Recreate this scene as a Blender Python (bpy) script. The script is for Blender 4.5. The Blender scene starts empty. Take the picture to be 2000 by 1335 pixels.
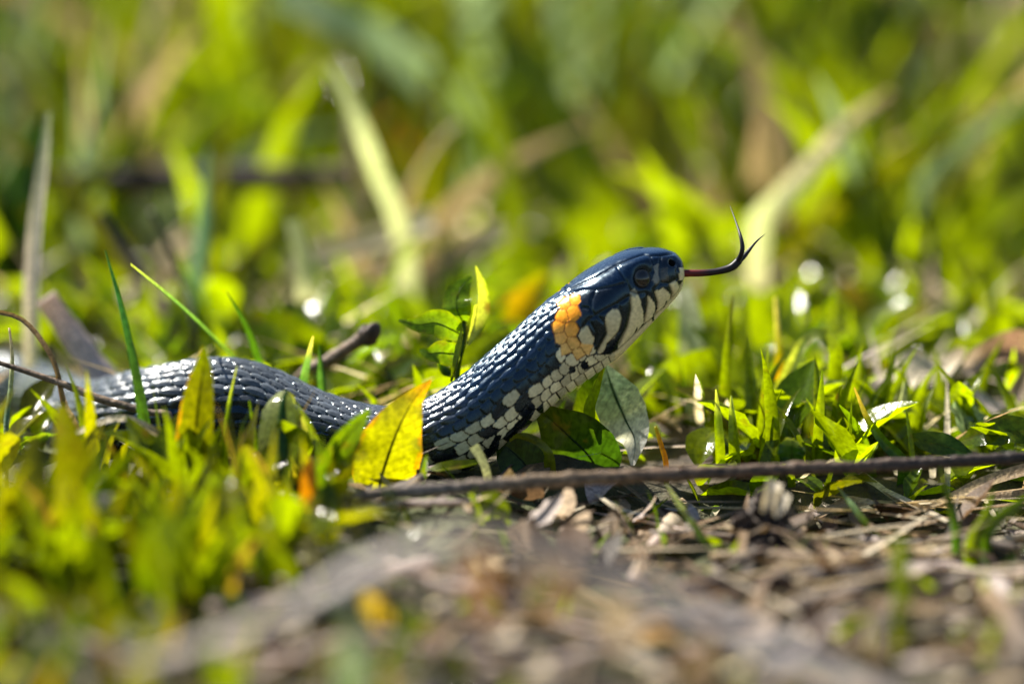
import bpy, math, random
import numpy as np

# ------------------------------------------------------------------ camera, sky, sun, exposure
scene = bpy.context.scene
PITCH = math.radians(11.0)
LENS, SENSOR, DIST = 200.0, 36.0, 1.1
AIM = np.array([0.0, 0.0, 0.0265])
FWD = np.array([0.0, math.cos(PITCH), -math.sin(PITCH)])
RIGHT = np.array([1.0, 0.0, 0.0])
UP = np.array([0.0, math.sin(PITCH), math.cos(PITCH)])
CAM = AIM - FWD * DIST

cam_data = bpy.data.cameras.new('camera')
cam = bpy.data.objects.new('camera', cam_data)
scene.collection.objects.link(cam)
cam.location = CAM
cam.rotation_euler = (math.pi / 2 - PITCH, 0, 0)
cam_data.lens = LENS
cam_data.sensor_width = SENSOR
cam_data.clip_start = 0.01
cam_data.clip_end = 500.0
cam_data.dof.use_dof = True
cam_data.dof.focus_distance = DIST
cam_data.dof.aperture_fstop = 4.9
cam_data.dof.aperture_blades = 0
scene.camera = cam

SUN_DIR = np.array([-0.54, 0.38, 0.70])
SUN_DIR = SUN_DIR / np.linalg.norm(SUN_DIR)
SUN_EL = math.asin(SUN_DIR[2])
SUN_AZ = math.atan2(SUN_DIR[0], SUN_DIR[1])          # clockwise from +Y

world = bpy.data.worlds.new('World')
scene.world = world
world.use_nodes = True
wn = world.node_tree
for n in list(wn.nodes):
    wn.nodes.remove(n)
sky = wn.nodes.new('ShaderNodeTexSky')
sky.sky_type = 'NISHITA'
sky.sun_disc = False
sky.sun_elevation = SUN_EL
sky.sun_rotation = SUN_AZ
sky.air_density = 1.2
sky.dust_density = 0.2
sky.ozone_density = 2.0
bg = wn.nodes.new('ShaderNodeBackground')
bg.inputs['Strength'].default_value = 0.052
wo = wn.nodes.new('ShaderNodeOutputWorld')
wn.links.new(sky.outputs[0], bg.inputs['Color'])
wn.links.new(bg.outputs[0], wo.inputs['Surface'])

sun_data = bpy.data.lights.new('sun', 'SUN')
sun_data.energy = 5.0
sun_data.angle = math.radians(0.53)
sun_data.color = (1.0, 0.93, 0.80)
sun = bpy.data.objects.new('sun', sun_data)
scene.collection.objects.link(sun)
zaxis = SUN_DIR
from mathutils import Vector, Matrix
sun.rotation_euler = Vector(SUN_DIR).to_track_quat('Z', 'Y').to_euler()
sun.location = (-1.0, 0.4, 1.6)

scene.view_settings.view_transform = 'Standard'
scene.view_settings.look = 'None'
scene.view_settings.exposure = 1.4
scene.view_settings.gamma = 1.0
scene.view_settings.use_curve_mapping = False
scene.render.engine = 'CYCLES'
scene.cycles.use_denoising = True
scene.cycles.max_bounces = 8
scene.cycles.transmission_bounces = 6
scene.cycles.diffuse_bounces = 5
scene.cycles.sample_clamp_indirect = 8.0
scene.cycles.caustics_reflective = False
scene.cycles.caustics_refractive = False

rng = np.random.default_rng(11)
random.seed(5)
COL = scene.collection

# ------------------------------------------------------------------ helpers
def K(d):
    """metres per photograph pixel at a depth d behind the focus plane"""
    return SENSOR / LENS * (DIST + d) / 2000.0

def P(px, py, d=0.0):
    k = K(d)
    return CAM + FWD * (DIST + d) + RIGHT * ((px - 1000.0) * k) + UP * ((667.5 - py) * k)

def project(p):
    """world point(s) -> photograph pixel"""
    v = np.asarray(p) - CAM
    dep = v @ FWD
    k = SENSOR / LENS * dep / 2000.0
    return np.stack([1000.0 + (v @ RIGHT) / k, 667.5 - (v @ UP) / k], axis=-1)

def gh(x, y):
    """height of the soil"""
    x = np.asarray(x, float); y = np.asarray(y, float)
    h = (0.0016 * np.sin(x * 71 + 1.3) * np.cos(y * 53 + .4) + 0.0012 * np.sin(x * 131 + y * 97)
         + 0.0022 * np.sin(x * 23 + 2.0) * np.sin(y * 19 + 1.0))
    sm = lambda t: np.clip(t, 0, 1) ** 2 * (3 - 2 * np.clip(t, 0, 1))
    h = h - .0065 * sm((x + .015) / .035) * sm((.004 - y) / .02)        # a shallow dip of bare litter beside the grass
    far = np.clip((np.hypot(x, y) - 1.5) / 6.0, 0, 1)
    return h - 0.0005 + far * 0.12 * np.sin(x * .31 + 1) * np.cos(y * .27)

def ground_depth(px, py, off=.002):
    """depth at which the line of sight through a pixel meets the soil (plus off)"""
    lo, hi = -.5, .6
    for _ in range(40):
        m = (lo + hi) / 2
        p = P(px, py, m)
        if p[2] > gh(p[0], p[1]) + off: lo = m
        else: hi = m
    return (lo + hi) / 2

def unit(v):
    v = np.asarray(v, float)
    return v / (np.linalg.norm(v, axis=-1, keepdims=True) + 1e-12)

def spline(pts, n):
    """Catmull-Rom through pts (rows of any width), n samples, uniform in chord length"""
    p = np.asarray(pts, float)
    if len(p) == 2:
        t = np.linspace(0, 1, n)[:, None]
        return p[0] * (1 - t) + p[1] * t
    seg = np.linalg.norm(np.diff(p[:, :3], axis=0), axis=1)
    u = np.concatenate([[0], np.cumsum(np.maximum(seg, 1e-9))])
    q = np.vstack([2 * p[0] - p[1], p, 2 * p[-1] - p[-2]])
    tt = np.linspace(0, u[-1], n)
    i = np.clip(np.searchsorted(u, tt, side='right') - 1, 0, len(p) - 2)
    f = ((tt - u[i]) / (u[i + 1] - u[i]))[:, None]
    p0, p1, p2, p3 = q[i], q[i + 1], q[i + 2], q[i + 3]
    return .5 * ((2 * p1) + (-p0 + p2) * f + (2 * p0 - 5 * p1 + 4 * p2 - p3) * f ** 2
                 + (-p0 + 3 * p1 - 3 * p2 + p3) * f ** 3)

def ramp(stops, t):
    """stops: list of (position, colour); t: array -> colours"""
    xs = [s[0] for s in stops]
    cs = np.array([s[1] for s in stops], float)
    return np.stack([np.interp(t, xs, cs[:, k]) for k in range(3)], axis=-1)

class MB:
    """collects vertices, faces and point colours; build() makes ONE mesh object"""
    def __init__(self):
        self.v, self.f, self.c, self.n = [], [], [], 0
    def add(self, v, f, c):
        v = np.asarray(v, float)
        c = np.asarray(c, float)
        if c.ndim == 1:
            c = np.tile(c, (len(v), 1))
        self.v.append(v); self.c.append(c)
        self.f.append(np.asarray(f, np.int64) + self.n)
        self.n += len(v)
    def mesh(self, name, mat, origin=(0, 0, 0), smooth=True):
        v = np.concatenate(self.v) - np.asarray(origin, float)
        c = np.concatenate(self.c)
        quads = np.concatenate(self.f)
        me = bpy.data.meshes.new(name)
        nf = len(quads)
        tri = quads[:, 2] == quads[:, 3]
        sizes = np.where(tri, 3, 4)
        starts = np.concatenate([[0], np.cumsum(sizes)[:-1]])
        keep = np.ones_like(quads, bool); keep[tri, 3] = False
        loops = quads[keep]
        me.vertices.add(len(v)); me.loops.add(len(loops)); me.polygons.add(nf)
        me.vertices.foreach_set('co', v.astype(np.float32).ravel())
        me.loops.foreach_set('vertex_index', loops.astype(np.int32))
        me.polygons.foreach_set('loop_start', starts.astype(np.int32))
        me.polygons.foreach_set('loop_total', sizes.astype(np.int32))
        me.polygons.foreach_set('use_smooth', np.full(nf, smooth, bool))
        me.update(calc_edges=True)
        at = me.color_attributes.new('Col', 'FLOAT_COLOR', 'POINT')
        rgba = np.concatenate([c, np.ones((len(c), 1))], axis=1).astype(np.float32)
        at.data.foreach_set('color', rgba.ravel())
        me.materials.append(mat)
        return me
    def build(self, name, mat, parent=None, origin=(0, 0, 0), smooth=True):
        o = bpy.data.objects.new(name, self.mesh(name, mat, origin, smooth))
        COL.objects.link(o)
        if parent is None:
            o.location = origin
        else:
            o.parent = parent
        return o

def tag(o, label=None, cat=None, group=None, kind=None):
    if label: o['label'] = label
    if cat: o['category'] = cat
    if group: o['group'] = group
    if kind: o['kind'] = kind
    return o

def thing(name, label, cat, loc, group=None):
    o = bpy.data.objects.new(name, None)
    o.empty_display_size = 0.01
    o.location = loc
    COL.objects.link(o)
    return tag(o, label, cat, group)

def grid_faces(nu, nv, wrap=False):
    i = np.arange(nu - 1)[:, None]
    m = nv if wrap else nv - 1
    j = np.arange(m)[None, :]
    a = i * nv + j
    b = i * nv + (j + 1) % nv
    return np.stack([a, b, b + nv, a + nv], axis=-1).reshape(-1, 4)

def strip(path, width, face, ncross=3, fold=0.0, cup=0.0, wave=0.0, nwave=3.0, twist=0.0, seed=0):
    """a leaf or blade surface: path n x 3, full width n, face = direction the upper side looks"""
    n = len(path)
    t = unit(np.gradient(path, axis=0))
    f = np.tile(unit(np.asarray(face, float)), (n, 1)) if np.ndim(face) == 1 else unit(face)
    side = unit(np.cross(t, f))
    nor = unit(np.cross(side, t))
    if twist:
        a = np.linspace(0, twist, n)[:, None]
        side, nor = side * np.cos(a) + nor * np.sin(a), nor * np.cos(a) - side * np.sin(a)
    x = np.linspace(-1, 1, ncross)
    s = np.linspace(0, 1, n)
    w = np.asarray(width, float)[:, None, None] * .5
    lift = (np.abs(x) * fold + x ** 2 * cup)[None, :, None]
    r = random.Random(seed)
    ph = r.random() * 6
    wv = wave * np.sin(s * nwave * 6.283 + ph)[:, None] * (x * np.abs(x))[None, :] + \
        wave * .6 * np.sin(s * nwave * 9.1 + ph * 2)[:, None] * (np.abs(x) ** 2)[None, :]
    v = path[:, None, :] + side[:, None, :] * x[None, :, None] * w + nor[:, None, :] * (lift + wv[:, :, None]) * w
    return v.reshape(-1, 3), grid_faces(n, ncross), s, x

def tube(path, rad, nside=8, flat=1.0, face=(0, -1, .2), rough=0.0, seed=0):
    n = len(path)
    t = unit(np.gradient(path, axis=0))
    side = unit(np.cross(t, np.tile(face, (n, 1))))
    nor = unit(np.cross(side, t))
    a = np.linspace(0, 2 * math.pi, nside, endpoint=False)
    r = np.asarray(rad, float)[:, None] * np.ones(nside)[None, :]
    if rough:
        g = np.random.default_rng(seed)
        nz = g.normal(size=(n, nside))
        nz = (nz + np.roll(nz, 1, 0) + np.roll(nz, -1, 0)) / 2
        r = r * (1 + rough * nz)
    v = path[:, None, :] + side[:, None, :] * (np.cos(a) * r)[:, :, None] + nor[:, None, :] * (np.sin(a) * r * flat)[:, :, None]
    v = v.reshape(-1, 3)
    f = grid_faces(n, nside, wrap=True)
    # end caps
    c0, c1 = len(v), len(v) + 1
    v = np.vstack([v, path[0], path[-1]])
    j = np.arange(nside); k = (j + 1) % nside
    e = (n - 1) * nside
    f = np.vstack([f, np.stack([np.full(nside, c0), k, j, j], -1), np.stack([np.full(nside, c1), e + j, e + k, e + k], -1)])
    return v, f, np.linspace(0, 1, n)

# ------------------------------------------------------------------ materials
def new_mat(name):
    m = bpy.data.materials.new(name)
    m.use_nodes = True
    nt = m.node_tree
    for n in list(nt.nodes):
        nt.nodes.remove(n)
    out = nt.nodes.new('ShaderNodeOutputMaterial')
    return m, nt, out

def N(nt, typ, **kw):
    n = nt.nodes.new(typ)
    for k, v in kw.items():
        if k in n.inputs:
            n.inputs[k].default_value = v
        else:
            setattr(n, k, v)
    return n

def leaf_material(name, trans, tint, rough, spec, stripe=0.0, noise_scale=900.0, noise_amt=.35, bump=.0004):
    m, nt, out = new_mat(name)
    L = nt.links.new
    att = N(nt, 'ShaderNodeAttribute', attribute_name='Col')
    geo = N(nt, 'ShaderNodeTexCoord')
    nz = N(nt, 'ShaderNodeTexNoise'); nz.inputs['Scale'].default_value = noise_scale; nz.inputs['Detail'].default_value = 4
    L(geo.outputs['Object'], nz.inputs['Vector'])
    mr = N(nt, 'ShaderNodeMapRange'); mr.inputs['From Min'].default_value = .3; mr.inputs['From Max'].default_value = .7
    mr.inputs['To Min'].default_value = 1 - noise_amt; mr.inputs['To Max'].default_value = 1 + noise_amt
    L(nz.outputs['Fac'], mr.inputs['Value'])
    mul = N(nt, 'ShaderNodeVectorMath', operation='SCALE')
    L(att.outputs['Color'], mul.inputs[0]); L(mr.outputs['Result'], mul.inputs['Scale'])
    n2 = N(nt, 'ShaderNodeTexNoise'); n2.inputs['Scale'].default_value = 230; n2.inputs['Detail'].default_value = 5
    L(geo.outputs['Object'], n2.inputs['Vector'])
    m2 = N(nt, 'ShaderNodeMapRange'); m2.inputs['From Min'].default_value = .60; m2.inputs['From Max'].default_value = .74
    m2.inputs['To Min'].default_value = 0.0; m2.inputs['To Max'].default_value = .75
    L(n2.outputs['Fac'], m2.inputs['Value'])
    bl = N(nt, 'ShaderNodeMix'); bl.data_type = 'RGBA'
    L(m2.outputs['Result'], bl.inputs['Factor']); L(mul.outputs['Vector'], bl.inputs['A'])
    bl.inputs['B'].default_value = (.10, .055, .02, 1)
    mul = bl
    src = bl.outputs['Result']
    tr = N(nt, 'ShaderNodeVectorMath', operation='MULTIPLY')
    L(src, tr.inputs[0]); tr.inputs[1].default_value = tint
    bs = N(nt, 'ShaderNodeBsdfPrincipled')
    bs.inputs['Roughness'].default_value = rough
    bs.inputs['Specular IOR Level'].default_value = spec
    L(src, bs.inputs['Base Color'])
    if bump:
        bp = N(nt, 'ShaderNodeBump'); bp.inputs['Strength'].default_value = .5; bp.inputs['Distance'].default_value = bump
        L(nz.outputs['Fac'], bp.inputs['Height']); L(bp.outputs['Normal'], bs.inputs['Normal'])
    tl = N(nt, 'ShaderNodeBsdfTranslucent')
    L(tr.outputs['Vector'], tl.inputs['Color'])
    mx = N(nt, 'ShaderNodeMixShader'); mx.inputs['Fac'].default_value = trans
    L(bs.outputs[0], mx.inputs[1]); L(tl.outputs[0], mx.inputs[2])
    L(mx.outputs[0], out.inputs['Surface'])
    return m

LEAF = leaf_material('leaf', .55, (3.4, 3.3, .3), .15, .32, bump=.0002)
PAPER = leaf_material('papery_leaf', .55, (1.5, 1.45, 1.1), .4, .4)
DRY = leaf_material('dry_plant', .38, (1.3, 1.2, .9), .55, .4, noise_scale=1400, noise_amt=.45, bump=.0006)

def bark_material():
    m, nt, out = new_mat('bark')
    L = nt.links.new
    att = N(nt, 'ShaderNodeAttribute', attribute_name='Col')
    tc = N(nt, 'ShaderNodeTexCoord')
    nz = N(nt, 'ShaderNodeTexNoise'); nz.inputs['Scale'].default_value = 700; nz.inputs['Detail'].default_value = 6
    L(tc.outputs['Object'], nz.inputs['Vector'])
    mr = N(nt, 'ShaderNodeMapRange'); mr.inputs['From Min'].default_value = .3; mr.inputs['From Max'].default_value = .7
    mr.inputs['To Min'].default_value = .25; mr.inputs['To Max'].default_value = 1.9
    L(nz.outputs['Fac'], mr.inputs['Value'])
    mul = N(nt, 'ShaderNodeVectorMath', operation='SCALE')
    L(att.outputs['Color'], mul.inputs[0]); L(mr.outputs['Result'], mul.inputs['Scale'])
    bs = N(nt, 'ShaderNodeBsdfPrincipled')
    bs.inputs['Roughness'].default_value = .6
    bs.inputs['Specular IOR Level'].default_value = .4
    L(mul.outputs['Vector'], bs.inputs['Base Color'])
    bp = N(nt, 'ShaderNodeBump'); bp.inputs['Strength'].default_value = .7; bp.inputs['Distance'].default_value = .0008
    L(nz.outputs['Fac'], bp.inputs['Height']); L(bp.outputs['Normal'], bs.inputs['Normal'])
    L(bs.outputs[0], out.inputs['Surface'])
    return m
BARK = bark_material()

def skin_material():
    m, nt, out = new_mat('snake_skin')
    L = nt.links.new
    att = N(nt, 'ShaderNodeAttribute', attribute_name='Col')
    tc = N(nt, 'ShaderNodeTexCoord')
    nz = N(nt, 'ShaderNodeTexNoise'); nz.inputs['Scale'].default_value = 1500; nz.inputs['Detail'].default_value = 4
    L(tc.outputs['Object'], nz.inputs['Vector'])
    mr = N(nt, 'ShaderNodeMapRange'); mr.inputs['From Min'].default_value = .3; mr.inputs['From Max'].default_value = .7
    mr.inputs['To Min'].default_value = .82; mr.inputs['To Max'].default_value = 1.15
    L(nz.outputs['Fac'], mr.inputs['Value'])
    mul = N(nt, 'ShaderNodeVectorMath', operation='SCALE')
    L(att.outputs['Color'], mul.inputs[0]); L(mr.outputs['Result'], mul.inputs['Scale'])
    rr = N(nt, 'ShaderNodeMapRange'); rr.inputs['From Min'].default_value = .3; rr.inputs['From Max'].default_value = .7
    rr.inputs['To Min'].default_value = .17; rr.inputs['To Max'].default_value = .32
    L(nz.outputs['Fac'], rr.inputs['Value'])
    bs = N(nt, 'ShaderNodeBsdfPrincipled')
    lum = N(nt, 'ShaderNodeRGBToBW'); L(att.outputs['Color'], lum.inputs[0])
    sp = N(nt, 'ShaderNodeMapRange'); sp.inputs['From Min'].default_value = .03; sp.inputs['From Max'].default_value = .25
    sp.inputs['To Min'].default_value = .62; sp.inputs['To Max'].default_value = .22
    L(lum.outputs[0], sp.inputs['Value']); L(sp.outputs['Result'], bs.inputs['Specular IOR Level'])
    tn = N(nt, 'ShaderNodeMix'); tn.data_type = 'RGBA'
    tf = N(nt, 'ShaderNodeMapRange'); tf.inputs['From Min'].default_value = .014; tf.inputs['From Max'].default_value = .035
    tf.inputs['To Min'].default_value = 1.0; tf.inputs['To Max'].default_value = .15
    L(lum.outputs[0], tf.inputs['Value']); L(tf.outputs['Result'], tn.inputs['Factor'])
    tn.inputs['A'].default_value = (1, 1, 1, 1); tn.inputs['B'].default_value = (.48, .76, 1, 1)
    L(tn.outputs['Result'], bs.inputs['Specular Tint'])
    L(rr.outputs['Result'], bs.inputs['Roughness'])
    L(mul.outputs['Vector'], bs.inputs['Base Color'])
    bp = N(nt, 'ShaderNodeBump'); bp.inputs['Strength'].default_value = .25; bp.inputs['Distance'].default_value = .0001
    L(nz.outputs['Fac'], bp.inputs['Height']); L(bp.outputs['Normal'], bs.inputs['Normal'])
    L(bs.outputs[0], out.inputs['Surface'])
    return m
SKIN = skin_material()

def gloss_material(name, rough=.08, spec=.6):
    m, nt, out = new_mat(name)
    att = N(nt, 'ShaderNodeAttribute', attribute_name='Col')
    bs = N(nt, 'ShaderNodeBsdfPrincipled')
    bs.inputs['Roughness'].default_value = rough
    bs.inputs['Specular IOR Level'].default_value = spec
    nt.links.new(att.outputs['Color'], bs.inputs['Base Color'])
    nt.links.new(bs.outputs[0], out.inputs['Surface'])
    return m
EYE = gloss_material('eye_surface', .06, .6)
PIT = gloss_material('nostril_shade', .9, .05)
WET = gloss_material('wet_tongue', .45, .3)

def soil_material():
    m, nt, out = new_mat('soil')
    L = nt.links.new
    tc = N(nt, 'ShaderNodeTexCoord')
    n1 = N(nt, 'ShaderNodeTexNoise'); n1.inputs['Scale'].default_value = 260; n1.inputs['Detail'].default_value = 8
    n2 = N(nt, 'ShaderNodeTexNoise'); n2.inputs['Scale'].default_value = 9; n2.inputs['Detail'].default_value = 3
    L(tc.outputs['Object'], n1.inputs['Vector']); L(tc.outputs['Object'], n2.inputs['Vector'])
    cr = N(nt, 'ShaderNodeValToRGB')
    cr.color_ramp.elements[0].position = .3; cr.color_ramp.elements[0].color = (.010, .007, .005, 1)
    cr.color_ramp.elements[1].position = .72; cr.color_ramp.elements[1].color = (.085, .058, .036, 1)
    L(n1.outputs['Fac'], cr.inputs['Fac'])
    c2 = N(nt, 'ShaderNodeValToRGB')
    c2.color_ramp.elements[0].position = .4; c2.color_ramp.elements[0].color = (0, 0, 0, 1)
    c2.color_ramp.elements[1].position = .6; c2.color_ramp.elements[1].color = (1, 1, 1, 1)
    L(n2.outputs['Fac'], c2.inputs['Fac'])
    mx = N(nt, 'ShaderNodeMix'); mx.data_type = 'RGBA'
    L(c2.outputs['Color'], mx.inputs['Factor'])
    L(cr.outputs['Color'], mx.inputs['A'])
    mx.inputs['B'].default_value = (.045, .055, .012, 1)
    bs = N(nt, 'ShaderNodeBsdfPrincipled'); bs.inputs['Roughness'].default_value = .85
    L(mx.outputs['Result'], bs.inputs['Base Color'])
    bp = N(nt, 'ShaderNodeBump'); bp.inputs['Strength'].default_value = 1; bp.inputs['Distance'].default_value = .003
    L(n1.outputs['Fac'], bp.inputs['Height']); L(bp.outputs['Normal'], bs.inputs['Normal'])
    L(bs.outputs[0], out.inputs['Surface'])
    return m
SOIL = soil_material()

# colours (linear reflectance)
LIME = np.array([.082, .110, .0015])
GREEN = np.array([.042, .070, .003])
DEEP = np.array([.018, .045, .010])
OLIVE = np.array([.046, .049, .003])
PALE = np.array([.36, .40, .20])
GLAUC = np.array([.11, .22, .13])
YELLOW = np.array([.165, .168, .003])
ORANGE = np.array([.34, .13, .008])
STRAW = np.array([.42, .32, .18])
CREAM = np.array([.62, .54, .40])
TAN = np.array([.25, .17, .10])
BROWN = np.array([.10, .062, .038])
DARKB = np.array([.035, .022, .016])
GREYB = np.array([.20, .165, .14])
PINKW = np.array([.60, .50, .46])
MINT = np.array([.22, .31, .17])

# ------------------------------------------------------------------ ground
def build_ground():
    def axis(lo, hi, step):
        core = np.arange(lo, hi + 1e-9, step)
        out = [hi + step * 1.35 ** k for k in range(1, 30) if hi + step * 1.35 ** k < 80]
        inn = [lo - step * 1.35 ** k for k in range(1, 30) if lo - step * 1.35 ** k > -80]
        return np.array(sorted(inn) + list(core) + out)
    xs, ys = axis(-.45, .45, .004), axis(-.35, .6, .004)
    X, Y = np.meshgrid(xs, ys, indexing='ij')
    Z = gh(X, Y)
    near = (np.abs(X) < .46) & (Y > -.36) & (Y < .61)
    Z = Z + np.where(near, rng.normal(0, .00045, Z.shape), 0)
    mb = MB()
    mb.add(np.stack([X, Y, Z], -1).reshape(-1, 3), grid_faces(len(xs), len(ys))[:, ::-1], np.array([.08, .06, .04]))
    tag(mb.build('ground', SOIL), kind='structure')
build_ground()

# ------------------------------------------------------------------ the snake
def poly_mask(pt, poly):
    x, y = pt[..., 0], pt[..., 1]
    poly = np.asarray(poly, float)
    ins = np.zeros(x.shape, bool)
    j = len(poly) - 1
    for i in range(len(poly)):
        xi, yi = poly[i]; xj, yj = poly[j]
        cond = ((yi > y) != (yj > y)) & (x < (xj - xi) * (y - yi) / (yj - yi + 1e-12) + xi)
        ins ^= cond
        j = i
    return ins

def line_dist(pt, line):
    line = np.asarray(line, float)
    best = np.full(pt.shape[:-1], 1e9)
    for a, b in zip(line[:-1], line[1:]):
        ab = b - a
        t = np.clip(((pt - a) @ ab) / (ab @ ab), 0, 1)
        best = np.minimum(best, np.linalg.norm(pt - a - t[..., None] * ab, axis=-1))
    return best

# stations: top outline, bottom outline (photograph pixels), depth (m), half width (px), squareness, roll (deg)
STN = [
    (1333.5, 526, 1334.5, 539, 0, 8, 2.0, 10), (1332, 514, 1334.5, 549, 0, 22, 2.1, 11),
    (1327, 504, 1332.5, 556, 0, 33, 2.2, 12), (1314, 493, 1327, 568, 0, 43, 2.4, 13),
    (1292, 486.5, 1316, 583, 0, 52, 2.6, 14), (1262, 486, 1298, 602, 0, 61, 2.7, 15),
    (1222, 491, 1272, 629, 0, 71, 2.8, 16), (1180, 508, 1240, 662, 0, 80, 2.8, 17),
    (1140, 532, 1207, 695, 0, 86, 2.6, 17), (1097, 566, 1172, 722, .0, 84, 2.3, 17),
    (1054, 602, 1138, 746, .000, 77, 2.1, 17), (1008, 645, 1098, 774, .000, 75, 2.0, 18),
    (957, 690, 1054, 808, .000, 76, 2.0, 18), (907, 733, 1008, 850, .001, 78, 2.0, 18),
    (858, 768, 955, 890, .002, 80, 2.0, 17), (808, 792, 892, 922, .003, 82, 2.0, 15),
    (755, 797, 815, 938, .005, 84, 2.0, 14), (695, 789, 735, 932, .008, 86, 2.0, 12),
    (625, 768, 645, 916, .011, 87, 2.0, 12), (552, 734, 562, 896, .014, 88, 2.0, 12),
    (482, 711, 486, 880, .016, 90, 2.0, 12), (410, 706, 408, 880, .018, 90, 2.0, 12),
    (330, 717, 322, 886, .022, 90, 2.0, 12), (250, 733, 236, 892, .030, 88, 2.0, 12),
    (180, 748, 160, 892, .044, 86, 2.0, 12), (115, 730, 96, 862, .066, 84, 2.0, 12),
    (30, 700, 20, 832, .085, 84, 2.0, 12), (-90, 690, -95, 818, .095, 84, 2.0, 12),
    (-260, 695, -262, 820, .090, 82, 2.0, 12), (-480, 720, -478, 836, .070, 76, 2.0, 12),
    (-760, 700, -755, 808, .095, 68, 2.0, 12), (-1050, 672, -1048, 766, .13, 58, 2.0, 12),
    (-1350, 690, -1348, 768, .13, 46, 2.0, 12), (-1650, 735, -1648, 795, .10, 34, 2.0, 12),
    (-1950, 755, -1949, 797, .09, 22, 2.0, 12), (-2200, 750, -2200, 772, .10, 10, 2.0, 12),
    (-2330, 752, -2330, 760, .105, 3, 2.0, 12),
]

def ellipse_ring(c, a_vec, b_vec, n, roll, theta):
    return None

def build_snake():
    S = np.array(STN, float)
    key = np.stack([(S[:, 0] + S[:, 2]) / 2, (S[:, 1] + S[:, 3]) / 2, S[:, 4] * 1e4], 1)
    step = np.linalg.norm(np.diff(key, axis=0), axis=1)
    u = np.concatenate([[0], np.cumsum(step)])
    # fine sampling in the frame, coarser along the tail outside it
    i_out = 27
    fine = np.arange(0, u[i_out], 2.1)
    first = np.array([0, .15, .35, .7, 1.2])
    coarse = np.arange(u[i_out], u[-1], 7.0)
    uu = np.concatenate([first, fine[1:], coarse, [u[-1]]])
    q = np.vstack([2 * S[0] - S[1], S, 2 * S[-1] - S[-2]])
    i = np.clip(np.searchsorted(u, uu, side='right') - 1, 0, len(S) - 2)
    f = ((uu - u[i]) / (u[i + 1] - u[i]))
    # non-uniform cubic Hermite
    m = np.zeros_like(S)
    m[1:-1] = (S[2:] - S[:-2]) / (u[2:] - u[:-2])[:, None]
    m[0] = (S[1] - S[0]) / (u[1] - u[0]); m[-1] = (S[-1] - S[-2]) / (u[-1] - u[-2])
    h = (u[i + 1] - u[i])[:, None]; f = f[:, None]
    R = ((2 * f ** 3 - 3 * f ** 2 + 1) * S[i] + (f ** 3 - 2 * f ** 2 + f) * h * m[i]
         + (-2 * f ** 3 + 3 * f ** 2) * S[i + 1] + (f ** 3 - f ** 2) * h * m[i + 1])
    n = len(R)
    NT = 264
    th = np.linspace(-math.pi, math.pi, NT, endpoint=False)     # 0 = dorsal midline, + = near side
    T3 = np.array([P(r[0], r[1], r[4]) for r in R])
    B3 = np.array([P(r[2], r[3], r[4]) for r in R])
    c = (T3 + B3) / 2
    a = (T3 - B3) / 2
    alen = np.linalg.norm(a, axis=1)
    ad = a / alen[:, None]
    lat = R[:, 5] * np.array([K(r[4]) for r in R])
    tang = unit(np.gradient(c, axis=0))
    tow = -FWD[None, :] - tang * (tang @ -FWD)[:, None]         # toward the camera, square to the body
    tow = unit(tow)
    ex = R[:, 6][:, None]
    roll = np.radians(R[:, 7])[:, None]
    sx, cx = np.sin(th)[None, :], np.cos(th)[None, :]
    X = np.sign(sx) * np.abs(sx) ** (2 / ex) * lat[:, None]     # lateral
    Z = np.sign(cx) * np.abs(cx) ** (2 / ex) * alen[:, None]    # dorsal-ventral
    # the jaw side is narrower than the crown on the head
    headw = np.clip((ex - 2.0) / .8, 0, 1)
    X = X * (1 - headw * .10 * np.clip(-Z / alen[:, None], 0, 1))
    # roll towards the camera, then fit the outline to the stations
    Zr = Z * np.cos(roll) - X * np.sin(roll)
    Xr = X * np.cos(roll) + Z * np.sin(roll)
    mx, mn = Zr.max(1, keepdims=True), Zr.min(1, keepdims=True)
    Zr = (Zr - (mx + mn) / 2) * (2 * alen[:, None] / (mx - mn))
    V = c[:, None, :] + ad[:, None, :] * Zr[:, :, None] + tow[:, None, :] * Xr[:, :, None]

    # normals of the smooth skin
    dU = np.gradient(V, axis=0)
    dT = np.roll(V, -1, 1) - np.roll(V, 1, 1)
    NO = unit(np.cross(dU, dT))
    if ((V - c[:, None, :]) * NO).sum() < 0:
        NO = -NO
    # canonical pixel of the near-side twin, so both flanks carry the same markings
    twin = (NT // 2 + np.abs(np.arange(NT) - NT // 2)) % NT     # index of |theta|
    pix = project(V)
    can = pix[:, twin, :]
    arc = np.concatenate([[0], np.cumsum(np.linalg.norm(np.diff(c, axis=0), axis=1))])

    # ---- scale lattice
    Lm = np.interp(arc, [0, .030, .038, .062, .09, .6], [.0023, .0023, .0026, .0035, .0042, .0042])
    cu = np.concatenate([[0], np.cumsum(np.diff(arc) / ((Lm[1:] + Lm[:-1]) / 2))])
    tv = math.radians(126)
    rows = 19
    # rows widen down the flank
    jj = np.linspace(0, 9.5, 200)
    tj = tv * (jj / 9.5 * .64 + (jj / 9.5) ** 2 * .36)
    vrow = np.sign(th) * np.interp(np.abs(th), tj, jj)
    U = np.repeat(cu[:, None], NT, 1)
    Vr = np.repeat(vrow[None, :], n, 0)
    # no two scales quite alike
    U0 = U.copy()
    U = U0 + .11 * np.sin(1.9 * Vr + .8 * U0) + .07 * np.sin(3.3 * Vr - 1.7 * U0 + 1)
    Vr = Vr + .10 * np.sin(1.3 * U0 + .7 * Vr) + .06 * np.sin(2.9 * U0 - 1.1 * Vr)
    dors = np.abs(th)[None, :] < tv
    dors = np.repeat(dors, n, 0)
    best = np.full(U.shape, -9.0)
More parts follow.
